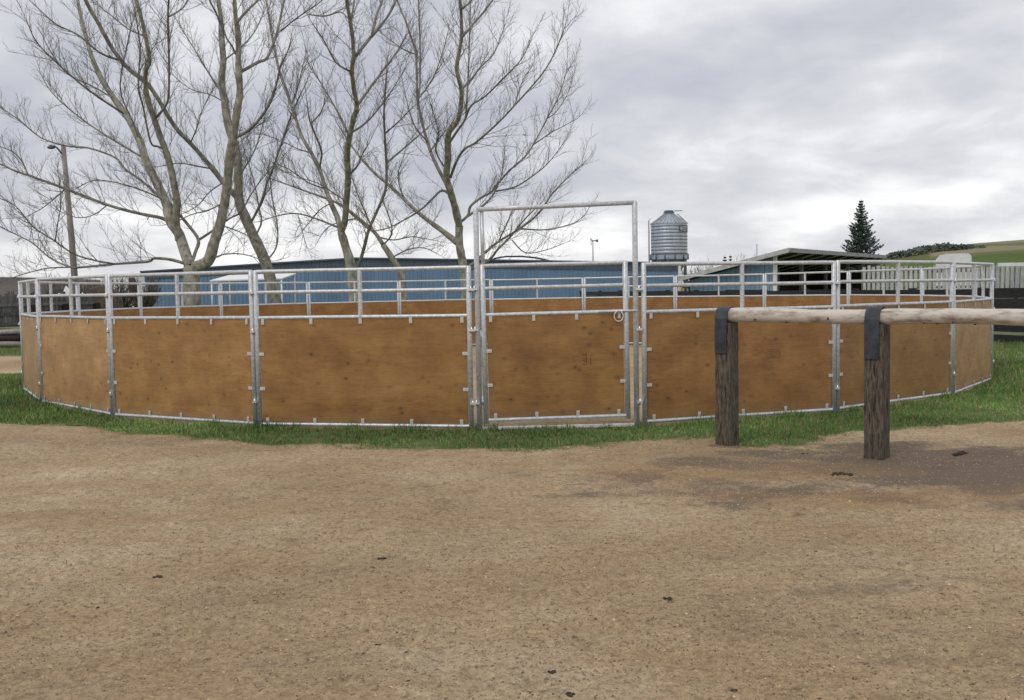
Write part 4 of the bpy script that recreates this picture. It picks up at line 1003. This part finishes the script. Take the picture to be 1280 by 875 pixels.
p = pix(946, 305, 140); lmst = thing('lattice_mast', 'thin lattice radio mast on the skyline left of the shed roof', 'mast', (p.x, 140, 0))
for dx, dy in ((-.18, -.1), (.18, -.1), (0, .2)): MB().tube([(dx, dy, 0), (dx*.4, dy*.4, p.z)], .014, 5).build('leg', M['silodark'], lmst)
mb = MB()
for k in range(14):
    z0, z1 = p.z*k/14, p.z*(k+1)/14; mb.tube([(-.18+.11*k/14, -.1, z0), (.18-.11*k/14, -.1, z1)], .010, 4, False)
mb.build('bracing', M['silodark'], lmst)
# tan sawhorse by the arena corner
p = gnd(857, 378); q = pix(857, 357, 66); sh = thing('sawhorse', 'tan wooden trestle standing at the arena corner beside the shed', 'trestle', (q.x, 66, 0))
MB().box((0, 0, q.z), (.9, .14, .14)).build('beam', M['tan'], sh)
for sx_ in (-.35, .35):
    for sy_ in (-.3, .3): MB().tube([(sx_*1.1, sy_, 0), (sx_, sy_*.15, q.z-.05)], .06, 4).build('leg', M['tan'], sh)
    MB().tube([(sx_*1.05, -.2, .4), (sx_*.3, .0, q.z-.2)], .05, 4).build('brace', M['tan'], sh)

# ------------------------------------------------------------------ white canopy and clutter at the left
CY = 70.0
c00, c10 = pix(262, 350.5, CY), pix(353, 347.5, CY); c01, c11 = pix(270, 343, CY), pix(358, 340.5, CY)
can = thing('white_canopy', 'white sloping canopy roof on thin posts in front of the blue arena', 'canopy', (c00.x, CY, 0))
o3 = Vector((c00.x, CY, 0)); back = Vector((0, 3.2, 0))
MB().prism([c00-o3, c10-o3, c11-o3+back, c01-o3+back], (0, 0, -.08)).build('roof', M['white'], can)
for c, y in ((c00, .1), (c10, .1), (c01, 3.0), (c11, 3.0)):
    MB().tube([(c.x-o3.x+(.1 if c in (c00, c01) else -.1), y, 0), (c.x-o3.x+(.1 if c in (c00, c01) else -.1), y, c.z-.08)], .06, 8).build('post', M['white'], can)
# grey weathered paling fence, far left
gA, gB = pix(-60, 372, 31.5), pix(118, 372, 37); gdv = (gB-gA); gdv.z = 0; GL = gdv.length; gdv.normalize()
gf = thing('paling_fence', 'weathered grey vertical paling fence at the far left beyond the grass', 'fence', (gA.x, gA.y, 0), math.atan2(gdv.y, gdv.x))
random.seed(9); npal = 48
for k in range(npal):
    x = GL*(k+.5)/npal; w = GL/npal*random.uniform(.74, .95); h = 1.58+random.uniform(-.10, .10)
    MB().box((x, random.uniform(-.01, .01), h/2+.28), (w, .03, h-.5), Matrix.Rotation(random.uniform(-.03, .03), 3, 'Y')).build('paling', M['greywood'], gf)
for z in (.62, 1.25, .95): MB().box((GL/2, -.045, z), (GL, .05, .10)).build('rail', M['greywood'], gf)
for k in range(5): MB().box((GL*k/4, -.10, .62), (.17, .17, 1.24)).build('fence_post', M['darkwood'], gf)
random.seed(12)
lp = thing('log_heap', 'low heap of old grey logs lying against the paling fence', 'logs', tuple(pix(4, 372, 31)*1), 0); lp.location.z = 0
for k in range(9):
    y = -.2-.22*(k % 3); z = .12+.17*(k//3); a = random.uniform(-.25, .25); L = random.uniform(.8, 1.6)
    MB().tube([(-L*math.cos(a), y, z+a*.3), (L*math.cos(a), y+.15*a, z-a*.3)], random.uniform(.07, .12), 9).build('log', M['darkwood'] if k % 2 else M['pole'], lp)
# dark round bush, hay bale, tarp, hedge
bare_shrub('dark_shrub', 'dark dense shrub behind the left rails of the pen', 'shrub', 72, 347, 50, 60, 1.0, 21, 'twig')
for u, v, Y, n, s, lb in ((108, 352, 60, 55, 1.5, 'olive leafless bush left of the hay bale behind the pen rails'), (146, 350, 58, 70, 1.6, 'olive leafless bush right of the hay bale behind the pen rails'), (176, 349, 57, 60, 1.4, 'olive leafless bush at the left corner of the blue arena')):
    bare_shrub('hedge_bush', lb, 'bush', u, v, Y, n, s, int(u), 'brush', 'leafless bushes behind the pen')
hb = pix(127, 357, 52); hz = hb.z
bale = thing('hay_bale', 'weathered brown round hay bale seen through the left pen rails', 'hay bale', (hb.x, 52, 0))
prof = [(.01, -.6), (hz/2*.92, -.6), (hz/2, -.52), (hz/2*1.005, -.2), (hz/2*.995, .2), (hz/2, .52), (hz/2*.92, .6), (.01, .6)]
o_ = MB().lathe((0, 0, 0), prof, 22).build('bale', M['hay'], bale); o_.rotation_euler = (R_(90), 0, R_(20)); o_.location.z = hz/2
tb = pix(88, 357, 48)
V_ = []; mb = MB(); nu, nv = 14, 8
for j in range(nv+1):
    for i in range(nu+1):
        a, b = i/nu*2-1, j/nv*2-1; h = max(0, 1-abs(a)**2.2)*max(0, 1-abs(b)**2.2)
        mb.v.append(Vector((a*.85, b*.7, tb.z*h**.45*(.93+.1*math.sin(i*1.9+j)))))
for j in range(nv):
    for i in range(nu): k = j*(nu+1)+i; mb.f.append((k, k+1, k+nu+2, k+nu+1)); mb.smooth.append(True)
tarp = mb.build('tarp_heap', M['tarp']); tarp.location = (tb.x, 48, 0); tag(tarp, 'heap under a white tarp left of the round hay bale', 'tarp')
# small white van far left
vp = pix(158, 349, 76); vz = pix(158, 343.8, 76).z
van = thing('white_van', 'small white van parked beyond the olive bushes at the left', 'van', (vp.x, 76, 0))
bodyp = [(-1.6, .35), (1.6, .35), (1.6, 1.2), (1.35, 1.35), (1.0, vz-.1), (.8, vz), (-1.5, vz), (-1.6, vz-.2)]
MB().prism([(x, -.9, z) for x, z in bodyp], (0, 1.8, 0)).build('body', M['white'], van)
MB().prism([(1.0, -.915, 1.3), (1.25, -.915, 1.35), (.98, -.915, vz-.2), (.5, -.915, vz-.2), (.5, -.915, 1.3)], (0, .02, 0)).build('window', M['glass'], van)
for x in (-1.0, 1.0):
    for y in (-.85, .85): MB().tube([(x, y-.1, .34), (x, y+.1, .34)], .34, 14).build('wheel', M['dark'], van)

# ------------------------------------------------------------------ hills
def hill(name, us, Yn, Yf, prof, colfn, rows=26):
    V = []; T = []
    n = len(us)
    for j in range(rows+1):
        t = j/rows; Y = Yn+(Yf-Yn)*t
        for u in us:
            zt = max(0., pix(u, float(np.interp(u, [q[0] for q in prof], [q[1] for q in prof])), Yf).z)
            x = pix(u, 350, Y).x; s = t*t*(3-2*t)
            V.append((x, Y, -.3+(zt+.3)*s+(vnoise(np.array([x*.02]), np.array([Y*.02]), 5)[0]-.5)*1.0*s)); T.append(colfn(u, t, x, Y))
    n_ = len(us); k = np.arange((rows+1)*n_).reshape(rows+1, n_)
    Fc = np.stack([k[:-1, :-1].ravel(), k[:-1, 1:].ravel(), k[1:, 1:].ravel(), k[1:, :-1].ravel()], 1)
    return kind(np_mesh(name, np.array(V), Fc, M['hill'], tint=('tint', np.array(T)), smooth=True), 'structure')
def hc(u, t, x, Y):
    n = vnoise(np.array([x*.03]), np.array([Y*.012]), 8)[0]
    if t < .47: return (.075+.02*n, .115+.03*n, .030)
    if u < 1165: return (.10+.03*n, .105+.03*n, .045)
    if t < .53: return (.13, .15, .055)
    return (.21+.05*n, .19+.04*n, .115+.03*n) if n > .5 else (.14, .155, .07)
hill('hill_right', list(range(1010, 1700, 6)), 130, 620, [(1010, 341), (1090, 326), (1130, 319), (1170, 312), (1220, 307), (1280, 302.5), (1400, 298), (1700, 310)], hc, 60)
def hc2(u, t, x, Y):
    n = vnoise(np.array([x*.03]), np.array([Y*.02]), 9)[0]; return (.085+.04*n, .08+.03*n, .07+.02*n)
hill('hill_left', list(range(-500, 330, 10)), 200, 700, [(-500, 352), (0, 347.5), (60, 348.5), (150, 352), (330, 360)], hc2, 24)
# wooded strip along the right hill: one mass of far trees
r = np.random.default_rng(5); V = []; n = 0; cols = []
cent = []
for k in range(150):
    u = r.uniform(1092, 1232); w = np.interp(u, [1092, 1110, 1150, 1175, 1200, 1232], [3, 6, 10, 12, 8, 3])
    Yt = r.uniform(430, 500); vb = np.interp(u, [1092, 1130, 1170, 1232], [326, 321.5, 317, 310]); p = pix(u, vb, Yt); cent.append((p.x, Yt, p.z-2, w*Yt/F_PX*r.uniform(.75, 1.15)+2))
C = np.array(cent); per = 90
base = np.repeat(C, per, 0); d = r.normal(size=(len(base), 3)); d /= np.linalg.norm(d, axis=1)[:, None]; rad = r.random(len(base))**.4
ctr = base[:, :3]+d*rad[:, None]*np.c_[base[:, 3]*.5, base[:, 3]*.5, base[:, 3]*.5]+np.c_[0*rad, 0*rad, base[:, 3]*.5]
a = r.normal(size=(len(base), 3)); a /= np.linalg.norm(a, axis=1)[:, None]; b = np.cross(a, r.normal(size=a.shape)); b /= np.linalg.norm(b, axis=1)[:, None]
s = r.uniform(.5, 1.1, len(base))[:, None]
V = np.stack([ctr+a*s, ctr-a*s*.5+b*s*.8, ctr-a*s*.5-b*s*.8], 1).reshape(-1, 3); k = np.arange(len(base))*3
kind(np_mesh('far_woods', V, np.stack([k, k+1, k+2], 1), M['wood_far']), 'stuff')
